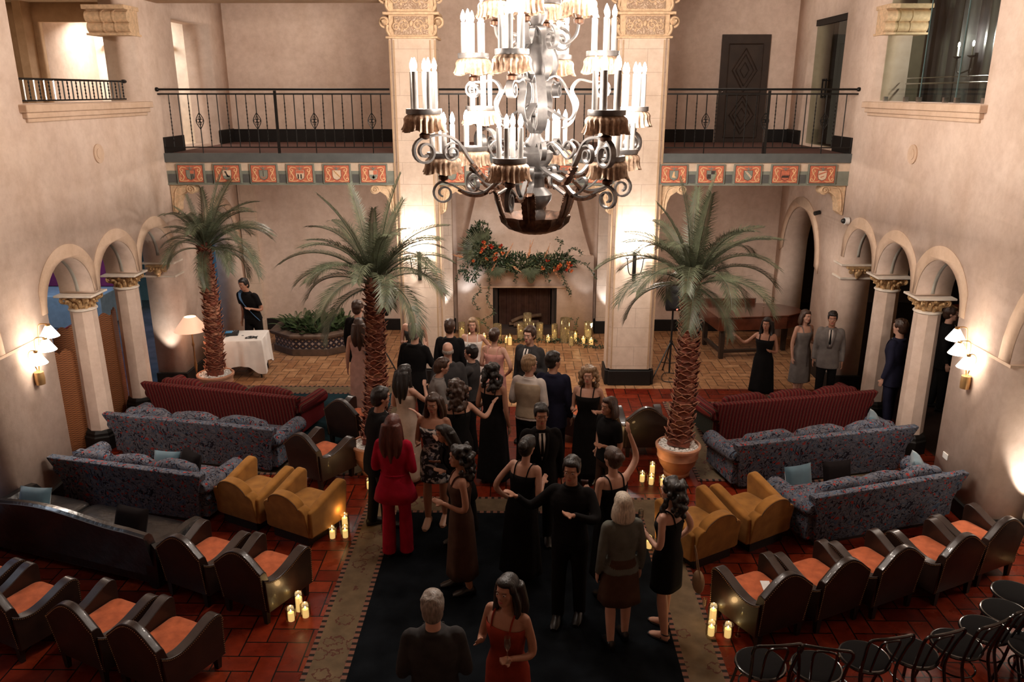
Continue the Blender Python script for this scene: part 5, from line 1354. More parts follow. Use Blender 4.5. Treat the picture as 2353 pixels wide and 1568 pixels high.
# ------------------------------------------------------------------ the chandelier
ch = thing('chandelier', 'huge tiered wrought iron chandelier with clusters of candle lights', 'chandelier', (.14, 9.0, 0))
prof = [(.0, 3.62), (.05, 3.66), (.09, 3.72), (.10, 3.80), (.075, 3.86), (.11, 3.90), (.145, 3.96), (.15, 4.02), (.12, 4.06), (.085, 4.10), (.08, 4.18), (.085, 4.20), (.10, 4.23), (.10, 4.25), (.08, 4.27), (.085, 4.30), (.13, 4.36), (.155, 4.42), (.155, 4.47), (.12, 4.50), (.12, 4.53), (.10, 4.55),
        (.10, 4.60), (.07, 4.63), (.05, 4.70), (.04, 4.80), (.045, 4.84), (.11, 4.86), (.12, 4.90), (.11, 4.94), (.06, 4.97), (.045, 5.05), (.05, 5.15), (.09, 5.25), (.13, 5.36), (.14, 5.46), (.10, 5.55), (.06, 5.60), (.05, 5.70), (.07, 5.78), (.11, 5.84), (.12, 5.9), (.08, 5.95), (.05, 6.0), (.05, 6.4), (.09, 6.5), (.06, 6.6), (.03, 6.7), (.03, 6.9)]
MB().lathe([(r*1.25 if z < 4.6 else r, z) for r, z in prof], 28).build('central_baluster', M['pewter'], ch)
mb = MB(); 
for k in range(14):
    z = 6.95+k*.145
    mb.tube([(.0+(.035*cos(a) if k % 2 else 0), (0 if k % 2 else .035*cos(a)), z+.09*sin(a)) for a in [2*pi*j/12 for j in range(12)]], .010, 5, closed=True)
mb.build('chain', M['pewter'], ch)
def vert(az, pts):
    """2D (radius, z) path turned to azimuth az"""
    c, s = cos(az), sin(az); return [(r*c, r*s, z) for r, z in pts]
def s2(pts, n=6): return [(v[0], v[1]) for v in smoothpath([(a, b, 0) for a, b in pts], n)]
# bottom basket of bronze acanthus straps
MB().lathe([(.02, 3.575), (.14, 3.59), (.27, 3.64), (.35, 3.72), (.37, 3.79), (.33, 3.77), (.25, 3.70), (.08, 3.66)], 28, wob=lambda a, z: 1+.10*abs(sin(7*a))).build('bottom_crown', M['bronze'], ch)
for k in range(6):
    az = radians(20+60*k); wv = (-sin(az), cos(az), 0)
    p = s2([(.24, 3.66), (.37, 3.78), (.435, 3.95), (.45, 4.03), (.49, 4.08), (.53, 4.05)])
    w = [.10+.06*sin(pi*min(1, i/len(p)*1.1))*(1 if i % 2 else .72) for i in range(len(p))]
    w[-1] = .02; b = MB().ribbon(vert(az, p), wv, w, .014).build('acanthus_strap', M['bronze'], ch)
    MB().tube([(v[0]*1.01, v[1]*1.01, v[2]-.006) for v in vert(az, p)], .014, 6).build('rib', M['bronze'], b)
    p = s2([(.45, 4.03), (.37, 4.07), (.27, 4.13), (.25, 4.2), (.27, 4.28), (.24, 4.33), (.14, 4.30)])
    MB().ribbon(vert(az, p), wv, .06, .016).build('strap_scroll', M['pewter'], ch)
def cup(R, az, z, rc=.165, n=5, ph=0, candle=.30, name='candle_cup'):
    cx, cy = R*cos(az), R*sin(az)
    c = MB().lathe([(.02, -.30), (.05, -.285), (.055, -.25), (.03, -.23), (.05, -.19), (.06, -.15)], 14, (cx, cy, z)).build('stem_knob', M['bronze'], ch)
    cu = MB().lathe([(rc*.5, -.055), (rc*1.0, -.052), (rc*1.03, -.045), (rc*1.03, -.002), (rc, .0), (rc*.95, -.012), (.01, -.015)], 28, (cx, cy, z)).build(name, M['pewter'], ch)
    q = MB(); NA = 96; rs = []
    for zz, rr, amp in ((-.05, .90, 0), (-.075, 1.08, .03), (-.10, 1.14, .05), (-.135, 1.09, .08), (-.165, 1.12, .12), (-.20, 1.20, .16)):
        rs.append([(cx+rc*(rr+amp*sin(k*2*pi/NA*22))*cos(2*pi*k/NA), cy+rc*(rr+amp*sin(k*2*pi/NA*22))*sin(2*pi*k/NA), z+zz-(.03*abs(cos(k*2*pi/NA*2.5)) if zz < -.15 else 0)) for k in range(NA)])
    q.rings(rs, cap=False); q.build('leaf_skirt', M['giltleaf'], cu)
    for k in range(n):
        a = ph+2*pi*k/n; x, y = cx+rc*.66*cos(a), cy+rc*.66*sin(a)
        s = MB().lathe([(.027, 0), (.027, candle), (.018, candle+.006)], 12, (x, y, z-.01)).build('candle_sleeve', M['sleeve'], ch)
        MB().lathe([(.014, 0), (.025, .03), (.026, .055), (.016, .09), (.003, .12)], 10, (x, y, z+candle)).build('candle_bulb', M['bulb'], s)
for k in range(6):                                   # low outer ring
    az = radians(-105+60*k); wv = (-sin(az), cos(az), 0)
    cup(1.02, az, 4.49, .165, 4, ph=az, candle=.29)
    # arm: sweeps out from the waist, then rolls into a scroll under the cup
    p = s2([(.14, 4.22), (.26, 4.26), (.40, 4.20), (.58, 4.06), (.76, 4.06), (.92, 4.14), (1.02, 4.18)])+[(1.02+u, 4.06+v) for u, v in spiral(0, 0, .125, .035, pi/2, -1.45, 26)]
    MB().ribbon(vert(az, p), wv, .045, .020).build('arm', M['pewter'], ch)
    p = s2([(.56, 4.055), (.66, 4.10), (.74, 4.19), (.70, 4.25), (.63, 4.22)]); MB().ribbon(vert(az, p), wv, .04, .014).build('arm_scroll', M['pewter'], ch)
    q = s2([(.28, 4.25), (.42, 4.165), (.58, 4.035), (.74, 4.03), (.86, 4.09)]); MB().ribbon(vert(az, q), wv, [.03+.035*abs(sin(i*1.3)) for i in range(len(q))], .03).build('acanthus_sheath', M['bronze'], ch)
for k in range(4):                                   # high outer ring
    az = radians(-60+90*k); wv = (-sin(az), cos(az), 0)
    cup(1.30, az, 4.94, .175, 5, ph=az+.4, candle=.36)
    p = s2([(.14, 4.32), (.28, 4.27), (.42, 4.24), (.60, 4.22), (.78, 4.40), (.95, 4.62), (1.12, 4.68), (1.28, 4.665)])+[(1.30+u, 4.52+v) for u, v in spiral(0, 0, .14, .04, pi/2, -1.6, 28)]
    MB().ribbon(vert(az, p), wv, .06, .022).build('arm', M['pewter'], ch)
    p = s2([(.80, 4.42), (.88, 4.56), (1.0, 4.60)])+[(1.0+u, 4.50+v) for u, v in spiral(0, 0, .10, .025, pi/2, -1.5, 22)]; MB().ribbon(vert(az, p), wv, .045, .016).build('arm_scroll', M['pewter'], ch)
    q = s2([(.42, 4.205), (.52, 4.185), (.62, 4.20), (.72, 4.31), (.78, 4.38)]); MB().ribbon(vert(az, q), wv, [.04+.05*abs(sin(i*1.3)) for i in range(len(q))], .035).build('acanthus_sheath', M['bronze'], ch)
for k in range(8):                                   # collar of curling straps round the waist
    az = radians(10+45*k); wv = (-sin(az), cos(az), 0)
    p = s2([(.10, 4.50), (.20, 4.58), (.30, 4.52), (.42, 4.42), (.50, 4.52), (.42, 4.60), (.36, 4.53)]); MB().ribbon(vert(az, p), wv, .05, .015).build('strap_scroll', M['pewter'], ch)
    p = s2([(.06, 4.68), (.12, 4.80), (.09, 4.92), (.04, 4.84)]); MB().ribbon(vert(az, p), wv, .05, .014).build('small_leaf', M['pewter'], ch)
for k in range(4):                                   # second tier
    az = radians(-110+90*k); wv = (-sin(az), cos(az), 0)
    cup(.72, az, 5.50, .165, 5, ph=az+.2, candle=.32)
    p = s2([(.07, 4.98), (.20, 4.90), (.38, 4.82), (.46, 4.98), (.40, 5.12), (.48, 5.22), (.62, 5.20), (.72, 5.21)])+[(.72+u, 5.12+v) for u, v in spiral(0, 0, .09, .03, pi/2, -1.4, 20)]
    MB().ribbon(vert(az, p), wv, .075, .022).build('arm', M['pewter'], ch)
    p = s2([(.06, 5.20), (.22, 5.26), (.34, 5.12), (.42, 4.95), (.40, 4.80), (.30, 4.72)]); MB().ribbon(vert(az+.5, p), (-sin(az+.5), cos(az+.5), 0), [.10]*len(p), .018).build('broad_leaf', M['pewter'], ch)
for k in range(4):                                   # top tier
    az = radians(-105+90*k); wv = (-sin(az), cos(az), 0)
    cup(.45, az, 6.06, .155, 5, ph=az, candle=.30)
    p = s2([(.05, 5.66), (.15, 5.72), (.24, 5.62), (.32, 5.58), (.42, 5.66), (.45, 5.77)]); MB().ribbon(vert(az, p), wv, .06, .02).build('arm', M['pewter'], ch)
    p = [(.30+u, 5.62+v) for u, v in spiral(0, 0, .13, .03, pi/2, -1.4, 24)]; MB().ribbon(vert(az+.78, p), (-sin(az+.78), cos(az+.78), 0), .05, .018).build('arm_scroll', M['pewter'], ch)
    p = s2([(.04, 5.75), (.12, 5.72), (.19, 5.55), (.24, 5.38), (.20, 5.26), (.10, 5.22)]); MB().ribbon(vert(az+.78, p), (-sin(az+.78), cos(az+.78), 0), [.09+.03*sin(i*.5) for i in range(len(p))], .02).build('broad_leaf', M['pewter'], ch)
# ------------------------------------------------------------------ people
def skin(name, c): return mat(name, c, .55, var=.08, vs=12)
SK = {'fair': skin('fair skin', (.50,.27,.19)), 'tan': skin('tan skin', (.36,.17,.105)), 'deep': skin('deep skin', (.20,.085,.05))}
def hairmat(name, c):
    if name in _m: return _m[name]
    b = NB(name); n = b.noise(14, 3, vec=b.mapping(b.coord(), (7, 7, .8)))
    b.set(b.ramp(n, [(.3, tuple(x*.5 for x in c)), (.7, tuple(min(1, x*1.35) for x in c))]), .42); b.bump(n, .5, .01); _m[name] = b.m; return b.m
HM = {'black': hairmat('black hair', (.010,.007,.006)), 'brown': hairmat('brown hair', (.045,.020,.011)), 'auburn': hairmat('auburn hair', (.075,.014,.008)), 'grey': hairmat('grey hair', (.22,.18,.15)),
      'blond': hairmat('blond hair', (.28,.17,.09)), 'white': hairmat('pale hair', (.48,.40,.31))}
def cloth(name, c, **k): return mat(name, c, k.pop('rough', .9), var=.18, vs=9, bump=.15, bs=40, bd=.01, spec=.12, **k)
CL = {'black': cloth('black cloth', (.007,.006,.006)), 'navy': cloth('navy cloth', (.014,.014,.030)), 'red': cloth('crimson suit cloth', (.30,.006,.022)), 'charcoal': cloth('charcoal cloth', (.035,.032,.032)), 'grey': cloth('grey cloth', (.16,.14,.13)),
      'pink': cloth('dusty pink cloth', (.50,.30,.26)), 'pale': cloth('pleated champagne cloth', (.42,.31,.24)), 'beige': cloth('beige vest cloth', (.40,.31,.22)), 'white': cloth('white shirt cloth', (.62,.55,.50)), 'sage': cloth('sage jacket cloth', (.105,.105,.09)), 'orange': cloth('rust red dress cloth', (.22,.028,.014)), 'blue': cloth('pale blue sash', (.10,.20,.36)), 'rose': cloth('rose bodice cloth', (.55,.26,.22)), 'brownc': cloth('brown cloth', (.06,.03,.02)), 'shoe': mat('black shoe', (.008,.007,.007), .3), 'nude': mat('nude shoe', (.40,.22,.14), .4)}
def floralcloth():
    b = NB('black and white floral cloth'); v = b.noise(9, 2, dist=1.5); v2 = b.noise(14, 2, vec=b.mapping(b.coord(), loc=(3, 1, 2)))
    c = b.ramp(v, [(.0, (.008,.008,.010)), (.53, (.012,.012,.016)), (.58, (.42,.40,.40)), (.66, (.62,.57,.52))]); c = b.mix(b.math('GREATER_THAN', v2, .62), c, (.12,.13,.17)); b.set(c, .7); return b.m
CL['floral'] = floralcloth()
EYE = mat('dark eye', (.02,.012,.01), .2); EYEW = mat('eye white', (.6,.55,.5), .3); LIP = mat('lips', (.32,.06,.05), .45)
_unit = {}
def rem(o, vox, it=4, sm=.5):
    r = o.modifiers.new('remesh', 'REMESH'); r.mode = 'VOXEL'; r.voxel_size = vox; r.use_smooth_shade = True
    if it: q = o.modifiers.new('smooth', 'SMOOTH'); q.factor = sm; q.iterations = it
    return o
def person(loc, face, H=1.70, sex='f', label='', sk='fair', hair='brown', hs='long', top='dress', tc='black', bottom=None, bc='black', arms=('down', 'down'), lean=0, leanx=0, turn=0, step=.06, hem=.45, shoes='shoe', sleeves=True, flare=1.0, nod=0, name='person', strap=True):
    """local frame: +y the way the person faces, +x their right ... face = heading in degrees (0 looks to the back wall, 180 to the camera)"""
    P = thing('person', label, 'person', loc, radians(face)); k = H/1.75; F = sex == 'f'
    LR = radians(lean); LX = radians(leanx)
    def W(p):
        """bend at the hips, then scale to the height"""
        x, y, z = p
        if z > .92:
            t = min(1, (z-.92)/.35); a = LR*(.4+.6*t); d = z-.92; y, z = y+d*sin(a), .92+d*cos(a); a = LX*(.4+.6*t); x = x+d*sin(a)
        return Vector((x*k, y*k, z*k))
    def fin(mb): mb.v = [W(p) for p in mb.v]; return mb
    sw = .168 if F else .180; fr = .9 if F else 1.08
    tor = [(.80, .125, .095, 0), (.86, .158, .112, 0), (.93, .172 if F else .165, .118, 0), (1.0, .155, .105, 0), (1.08, .128 if F else .145, .092, .004), (1.17, .138 if F else .16, .100, .006), (1.27, .158 if F else .182, .118 if F else .118, .012), (1.34, .168 if F else .185, .108, .006), (1.40, .150 if F else .165, .086, 0), (1.435, .12, .065, -.004)]
    def ring(z, rx, ry, yo=0, e=0, n=24, amp=0, m=9, ph=0, p=2.3):
        out = []
        for i in range(n):
            a = 2*pi*i/n; c, s = cos(a), sin(a); q = (abs(c)**p+abs(s)**p)**(-1/p); w = 1+amp*sin(m*a+ph)
            out.append(((rx+e)*c*q*w, yo+(ry+e)*s*q*w, z))
        return out
    def torso(mb, e=0, z0=0, z1=9): 
        rs = [ring(z, rx, ry, yo, e) for z, rx, ry, yo in tor if z0 <= z <= z1]; mb.rings(rs); return mb
    hipx = .085; legs = []
    for s in (-1, 1):
        fy = step*s; legs.append([(s*hipx, 0, .88), (s*(hipx+.01), fy*.5+.015, .49), (s*(hipx+.012), fy-.01, .085)])
    def limb(mb, pts, rad, n=14, sub=6):
        q = smoothpath(pts, sub); m = len(q); r = []
        for i in range(m):
            t = i/(m-1)*(len(rad)-1); j = min(int(t), len(rad)-2); r.append(rad[j]+(rad[j+1]-rad[j])*(t-j))
        mb.tube(q, r, n); return mb
    AR = {'down': ((.045, -.02, -.29), (.06, .04, -.54)), 'front': ((.05, -.01, -.28), (-.02, .20, -.22)), 'hip': ((.14, -.06, -.25), (.02, .05, -.42)), 'up': ((.16, .05, .16), (.10, .10, .42)), 'reach': ((.06, .12, -.24), (.0, .34, -.12)),
          'side': ((.20, .02, -.18), (.34, .10, -.06)), 'hug': ((.08, .16, -.16), (-.10, .34, -.05)), 'phone': ((.06, .03, -.27), (-.06, .24, -.12)), 'face': ((.08, .08, -.24), (-.08, .17, -.0))}
    SH = []
    for s, am in zip((-1, 1), arms):
        sh = Vector((s*sw, -.005, 1.395)); e, w = AR[am]; el = sh+Vector((s*e[0], e[1], e[2])); wr = sh+Vector((s*w[0], w[1], w[2])); SH.append((sh, el, wr, s))
    body = MB(); torso(body)
    body.rings([ring(z, r, r*1.05, yo, 0, 16) for z, r, yo in ((1.40, .075, -.008), (1.45, .054*fr, -.006), (1.50, .050*fr, .0), (1.56, .052*fr, .012))])
    for l in legs: limb(body, l, [.088, .072, .052, .058, .046, .036], 14)
    for s, l in zip((-1, 1), legs):
        a = l[2]; body.rings([[(a[0]+rx*cos(2*pi*i/12), yy, max(.006, zc+rz_*sin(2*pi*i/12))) for i in range(12)] for yy, rx, rz_, zc in ((a[1]-.055, .022, .03, .04), (a[1]-.03, .034, .045, .048), (a[1]+.03, .036, .05, .05), (a[1]+.09, .042, .032, .035), (a[1]+.14, .044, .020, .024), (a[1]+.175, .028, .012, .016))])
    for sh, el, wr, s in SH:
        limb(body, [sh-Vector((s*.05, 0, .0)), sh, el, wr], [.046, .048 if not F else .044, .042, .037, .038, .034, .026, .023], 12)
        body.ell(sh-Vector((s*.01, 0, .012)), (.050, .048, .048), 12, 8)
        d = (wr-el).normalized(); sd = Vector((0, 1, 0))-d*d.y; sd = sd.normalized() if sd.length > .2 else Vector((1, 0, 0)); nn = d.cross(sd)
        R = Matrix((sd, nn, d)).transposed(); body.ell(wr+d*.045, (.036, .016, .05), 12, 8, R)
        for j in range(4):
            b0 = wr+d*.075+sd*(.024-.0165*j); L = (.062, .070, .066, .052)[j]; c1 = b0+d*L*.5+nn*(-s*.006); c2 = b0+d*L*.85+nn*(-s*.022)
            body.tube([b0-d*.03, b0, c1, c2], [.009, .009, .0085, .0065], 8)
        b0 = wr+d*.025+sd*.03; body.tube([b0-sd*.012, b0+sd*.015+d*.02, b0+sd*.024+d*.05-nn*s*.010], [.011, .0105, .008], 8)
    # head
    hz = 1.635; T = radians(turn); Nd = radians(nod)
    def Hd(p):
        x, y, z = p; y, z = y*cos(Nd)-z*sin(Nd)*-1*0-z*0, z
        y2 = p[1]*cos(Nd)+p[2]*sin(Nd); z2 = -p[1]*sin(Nd)+p[2]*cos(Nd)
        return Vector((p[0]*cos(T)-y2*sin(T), p[0]*sin(T)+y2*cos(T)+.012, z2+hz))
    hd = MB(); hr = []
    for z, rx, ry, yo in ((-.112, .018, .020, .062), (-.105, .036, .040, .048), (-.085, .048, .062, .028), (-.055, .058, .078, .012), (-.02, .066, .088, .002), (.02, .071, .095, -.004), (.055, .071, .094, -.010), (.085, .062, .082, -.014), (.105, .044, .06, -.016), (.117, .018, .026, -.016)):
        hr.append(ring(z, rx, ry, yo, 0, 24, p=2.1))
    hd.rings(hr)
    hd.rings([[(x, y, z) for x, y, z in q] for q in ([(-.006, .088, .018), (.006, .088, .018), (.007, .080, .018), (-.007, .080, .018)], [(-.010, .100, -.012), (.010, .100, -.012), (.014, .08, -.012), (-.014, .08, -.012)], [(-.014, .110, -.030), (.014, .110, -.030), (.020, .08, -.032), (-.020, .08, -.032)], [(-.010, .096, -.040), (.010, .096, -.040), (.014, .075, -.042), (-.014, .075, -.042)])])
    hd.ell((0, .082, -.062), (.024, .012, .012), 12, 7); hd.ell((0, .088, .030), (.05, .012, .010), 12, 6)
    for s in (-1, 1): hd.ell((s*.073, -.008, -.008), (.010, .020, .030), 10, 7); hd.ell((s*.040, .058, -.030), (.022, .022, .022), 10, 7)
    hd.v = [Hd(p) for p in hd.v]; body.v += hd.v; o0 = len(body.v)-len(hd.v); body.f += [tuple(i+o0 for i in f) for f in hd.f]
    bo = rem(fin(body).build('body', SK[sk], P), .0095*k, 3)
    for s in (-1, 1):
        e = MB(); e.ell((s*.030, .0865, .006), (.0125, .0075, .0055), 10, 7); e.v = [Hd(p) for p in e.v]; ew = fin(e).build('eye', EYEW, P)
        e = MB(); e.ell((s*.030, .0925, .006), (.0060, .003, .0054), 8, 6); e.v = [Hd(p) for p in e.v]; fin(e).build('iris', EYE, ew)
        e = MB(); e.tube([(s*.014, .0955, .024), (s*.032, .0955, .031), (s*.05, .083, .025)], .0020, 5); e.v = [Hd(p) for p in e.v]; fin(e).build('eyebrow', HM['black' if hair in ('black', 'brown', 'auburn') else hair], P)
    e = MB(); e.ell((0, .0955, -.060), (.024, .005, .0045), 12, 6); e.ell((0, .0945, -.067), (.019, .006, .005), 12, 6); e.v = [Hd(p) for p in e.v]; fin(e).build('lips', LIP, P)
    # hair
    q = random.Random(hash_(label))
    if hs != 'bald':
        h = MB(); v = .092 if hs != 'short' else .084
        h.ell((0, -.030, .035), (.086, .098, .096), 20, 12); h.ell((0, .030, .082), (.070, .062, .040), 16, 8); h.ell((0, -.045, -.02), (.078, .075, .08), 16, 9)
        for s in (-1, 1): h.ell((s*.066, .010, .035), (.020, .050, .052), 10, 8)
        if hs == 'short':
            for i in range(46): 
                a = q.uniform(0, 2*pi); t = q.uniform(0, 1.15); h.ell((.078*sin(t)*cos(a), -.02+.09*sin(t)*sin(a), .055+.075*cos(t)), (.02, .022, .016), 7, 5)
        if hs == 'long':
            for s in (-1, 0, 1):
                z1 = -.43 if s == 0 else -.36; limb(h, [(s*.05, -.075, .03), (s*.075, -.095, -.10), (s*.085, -.115, -.22), (s*.065, -.115, z1)], [.060, .060, .058, .052, .040, .018], 12)
            for s in (-1, 1): limb(h, [(s*.066, .02, .05), (s*.084, .005, -.04), (s*.096, -.01, -.14), (s*.10, .02, -.26), (s*.095, .03, -.33)], [.020, .026, .030, .030, .022, .01], 10)
        if hs == 'bob':
            for i in range(14):
                a = pi*(.95+1.1*i/13); limb(h, [(.06*cos(a), -.02+.07*sin(a), .06), (.09*cos(a), -.02+.095*sin(a), -.04), (.098*cos(a), -.02+.10*sin(a), -.13), (.085*cos(a), -.02+.09*sin(a), -.17)], [.02, .026, .026, .012], 8)
        if hs == 'curly':
            for i in range(120):
                a = q.uniform(0, 2*pi); zz = q.uniform(-.24, .11); fr_ = sin(a) > .45 and zz < .04
                if fr_: continue
                r = .10+.035*q.random() if zz < .03 else .085; h.ell((r*cos(a), -.03+r*sin(a)*1.0, zz), (.032, .032, .034), 7, 5)
        if hs == 'updo': h.ell((0, -.12, .05), (.055, .05, .05), 14, 9); [h.ell((.035*cos(i), -.125+.01*sin(3*i), .05+.035*sin(i)), (.024, .03, .024), 8, 6) for i in range(7)]
        h.v = [Hd(p) for p in h.v]
        rem(fin(h).build('hair', HM[hair], P), .0105*k, 3)
    elif hair != 'none':
        h = MB()
        for i in range(30):
            a = pi*(1.0+1.0*i/29); h.ell((.072*cos(a), -.012+.088*sin(a), -.005), (.012, .012, .03), 7, 5)
        h.v = [Hd(p) for p in h.v]; rem(fin(h).build('hair', HM[hair], P), .011*k, 2)
    def folds(rs, m_, nm='dress', par=P): mb = MB(); mb.rings(rs, cap=False); o = fin(mb).build(nm, m_, par); md = o.modifiers.new('thickness', 'SOLIDIFY'); md.thickness = .006; return o
    if top == 'dress':
        zt = 1.335; rs = [ring(z, rx, ry, yo, .010, 48) for z, rx, ry, yo in reversed(tor) if .93 < z <= 1.35]
        ph = q.uniform(0, 6); zs = [.93, .86, .76, .64, .50, .36, .22, .12, .05]
        for z in [a for a in zs if a > hem]+[hem]:
            t = (.93-z)/.9; rs.append(ring(z, .178+.075*flare*t*1.2, .125+.085*flare*t*1.2, 0, .006, 48, amp=.012+.05*t*flare, m=7, ph=ph+t))
        folds(rs, CL[tc])
        if strap:
            for s in (-1, 1): mb = MB(); mb.tube(smoothpath([(s*.085, .115, 1.32), (s*.09, .07, 1.42), (s*.09, 0, 1.452), (s*.085, -.07, 1.42), (s*.075, -.11, 1.30)], 5), .008, 6); fin(mb).build('strap', CL[tc], P)
    elif top in ('jacket', 'shirt', 'vest', 'tee'):
        lo = .74 if top == 'jacket' else .90; e = .022 if top == 'jacket' else .014
        j = MB(); rs = []
        for z, rx, ry, yo in [(lo, .178, .128, 0), (.86, .172, .126, 0)]+[t_ for t_ in tor if t_[0] >= .93]+[(1.455, .078, .07, -.006), (1.475, .066, .064, -.006)]:
            if z >= lo: rs.append(ring(z, rx, ry, yo, e, 32))
        j.rings(rs)
        if top != 'vest' or True:
            for sh, el, wr, s in SH:
                if top == 'tee': limb(j, [sh-Vector((s*.05, 0, 0)), sh, sh.lerp(el, .7)], [.06, .066, .062, .058], 14)
                else: limb(j, [sh-Vector((s*.05, 0, 0)), sh, el, wr-(wr-el)*.06], [.058, .062, .056, .051, .053, .047, .040, .036], 14)
                j.ell(sh-Vector((s*.008, 0, .006)), (.064, .062, .062), 12, 8)
        rem(fin(j).build('jacket' if top == 'jacket' else 'shirt', CL[tc] if top != 'vest' else CL['white'], P), .012*k, 4)
        if top == 'vest':
            mb = MB(); mb.rings([ring(z, rx, ry, yo, .024, 32) for z, rx, ry, yo in tor if .93 <= z <= 1.41]); rem(fin(mb).build('vest', CL[tc], P), .012*k, 3)
        if top == 'jacket':
            rw = [(1.45, .092, .040), (1.40, .124, .046), (1.34, .148, .040), (1.27, .160, .030), (1.20, .152, .018), (1.12, .132, .003)]
            def strip(f0, f1, nm, m_, th):
                mb = MB(); mb.add([p_ for z_, y_, x_ in rw for p_ in (f0(x_, y_, z_), f1(x_, y_, z_))], [(2*i_, 2*i_+1, 2*i_+3, 2*i_+2) for i_ in range(5)]); o = fin(mb).build(nm, m_, P); md = o.modifiers.new('thickness', 'SOLIDIFY'); md.thickness = th; md.offset = 0
            strip(lambda x, y, z: (-x, y, z), lambda x, y, z: (x, y, z), 'shirt_front', CL['white'] if not F else CL[tc], .006)
            for s in (-1, 1): strip(lambda x, y, z: (s*(x-.006), y+.004, z), lambda x, y, z: (s*(x+.034), y-.006, z), 'lapel', CL[tc], .010)
            if not F: mb = MB(); mb.tube([(0, y_+.006, z_) for z_, y_, x_ in rw[:5]], [.011, .010, .014, .017, .016], 8, flat=.5); fin(mb).build('necktie', CL['black'], P)
            if F:
                mb = MB(); mb.rings([ring(z, r1, r2, 0, .024, 40, amp=.03*(1.1-z), m=6) for z, r1, r2 in ((1.05, .128, .094), (.97, .155, .11), (.86, .20, .145), (.74, .225, .165))], cap=False); o = fin(mb).build('peplum', CL[tc], P); o.modifiers.new('t', 'SOLIDIFY').thickness = .008
                mb = MB(); mb.tube([((.155+.0)*cos(2*pi*i/28), .12*sin(2*pi*i/28), 1.06) for i in range(28)], .012, 6, closed=True); fin(mb).build('belt', CL[tc], P)
        else:
            mb = MB(); mb.tube([(.066*cos(2*pi*i/20), -.006+.064*sin(2*pi*i/20), 1.478) for i in range(20)], .010, 6, closed=True); fin(mb).build('collar', CL[tc] if top != 'vest' else CL['white'], P)
    if top != 'dress':
        if bottom == 'skirt':
            rs = [ring(1.06, .135, .098, 0, .010, 48), ring(1.0, .155, .108, 0, .012, 48), ring(.93, .172, .118, 0, .012, 48)]; zs = [.86, .76, .64, .50, .36, .22, .10, .05]
            for z in [a for a in zs if a > hem]+[hem]:
                t = (.93-z)/.9; rs.append(ring(z, .178+.09*flare*t, .125+.10*flare*t, 0, .006, 48, amp=.012+.05*t, m=7))
            folds(rs, CL[bc], 'skirt')
        else:
            mb = MB(); mb.rings([ring(z, rx, ry, yo, .014, 24) for z, rx, ry, yo in tor if z <= 1.01])
            for l in legs:
                if F: limb(mb, [l[0], l[1], (l[2][0], l[2][1], .04)], [.100, .086, .070, .078, .080, .082], 16)
                else: limb(mb, [l[0], l[1], (l[2][0], l[2][1], .05)], [.102, .090, .074, .070, .064, .060], 16)
            rem(fin(mb).build('trousers', CL[bc], P), .012*k, 4)
    for s, l in zip((-1, 1), legs):
        a = l[2]; mb = MB()
        if shoes == 'heel':
            mb.rings([[(a[0]+rx*cos(2*pi*i/12), yy, max(.0, zc+rz_*sin(2*pi*i/12))) for i in range(12)] for yy, rx, rz_, zc in ((a[1]-.05, .026, .012, .012), (a[1]+.05, .040, .012, .012), (a[1]+.12, .046, .014, .014), (a[1]+.185, .024, .010, .010))]); mb.tube([(a[0]-.04, a[1]+.02, .03), (a[0], a[1]+.03, .078), (a[0]+.04, a[1]+.02, .03)], .008, 6); mb.tube([(a[0]+.035*cos(2*pi*i/14), a[1]-.01+.045*sin(2*pi*i/14), .085) for i in range(14)], .007, 5, closed=True)
            mb.box((a[0], a[1]-.045, .02), (.03, .03, .04))
        else:
            mb.rings([[(a[0]+rx*cos(2*pi*i/14), yy, max(.0, zc+rz_*sin(2*pi*i/14))) for i in range(14)] for yy, rx, rz_, zc in ((a[1]-.066, .026, .040, .040), (a[1]-.04, .042, .060, .060), (a[1]+.03, .045, .062, .060), (a[1]+.09, .050, .040, .040), (a[1]+.15, .050, .030, .030), (a[1]+.19, .030, .018, .018))])
        fin(mb).build('shoe', CL['nude'] if shoes == 'nude' else CL['shoe'], P)
    return P, [W(x[2]) for x in SH], W
def hash_(s): return sum((i+1)*ord(c) for i, c in enumerate(s))
def inhand(P, w, lab):
    """champagne flute held upright at a hand"""
    a = P.rotation_euler.z; loc = (P.location.x+w.x*cos(a)-w.y*sin(a), P.location.y+w.x*sin(a)+w.y*cos(a), P.location.z+w.z-.02); flute(loc, lab)
Z = .0105
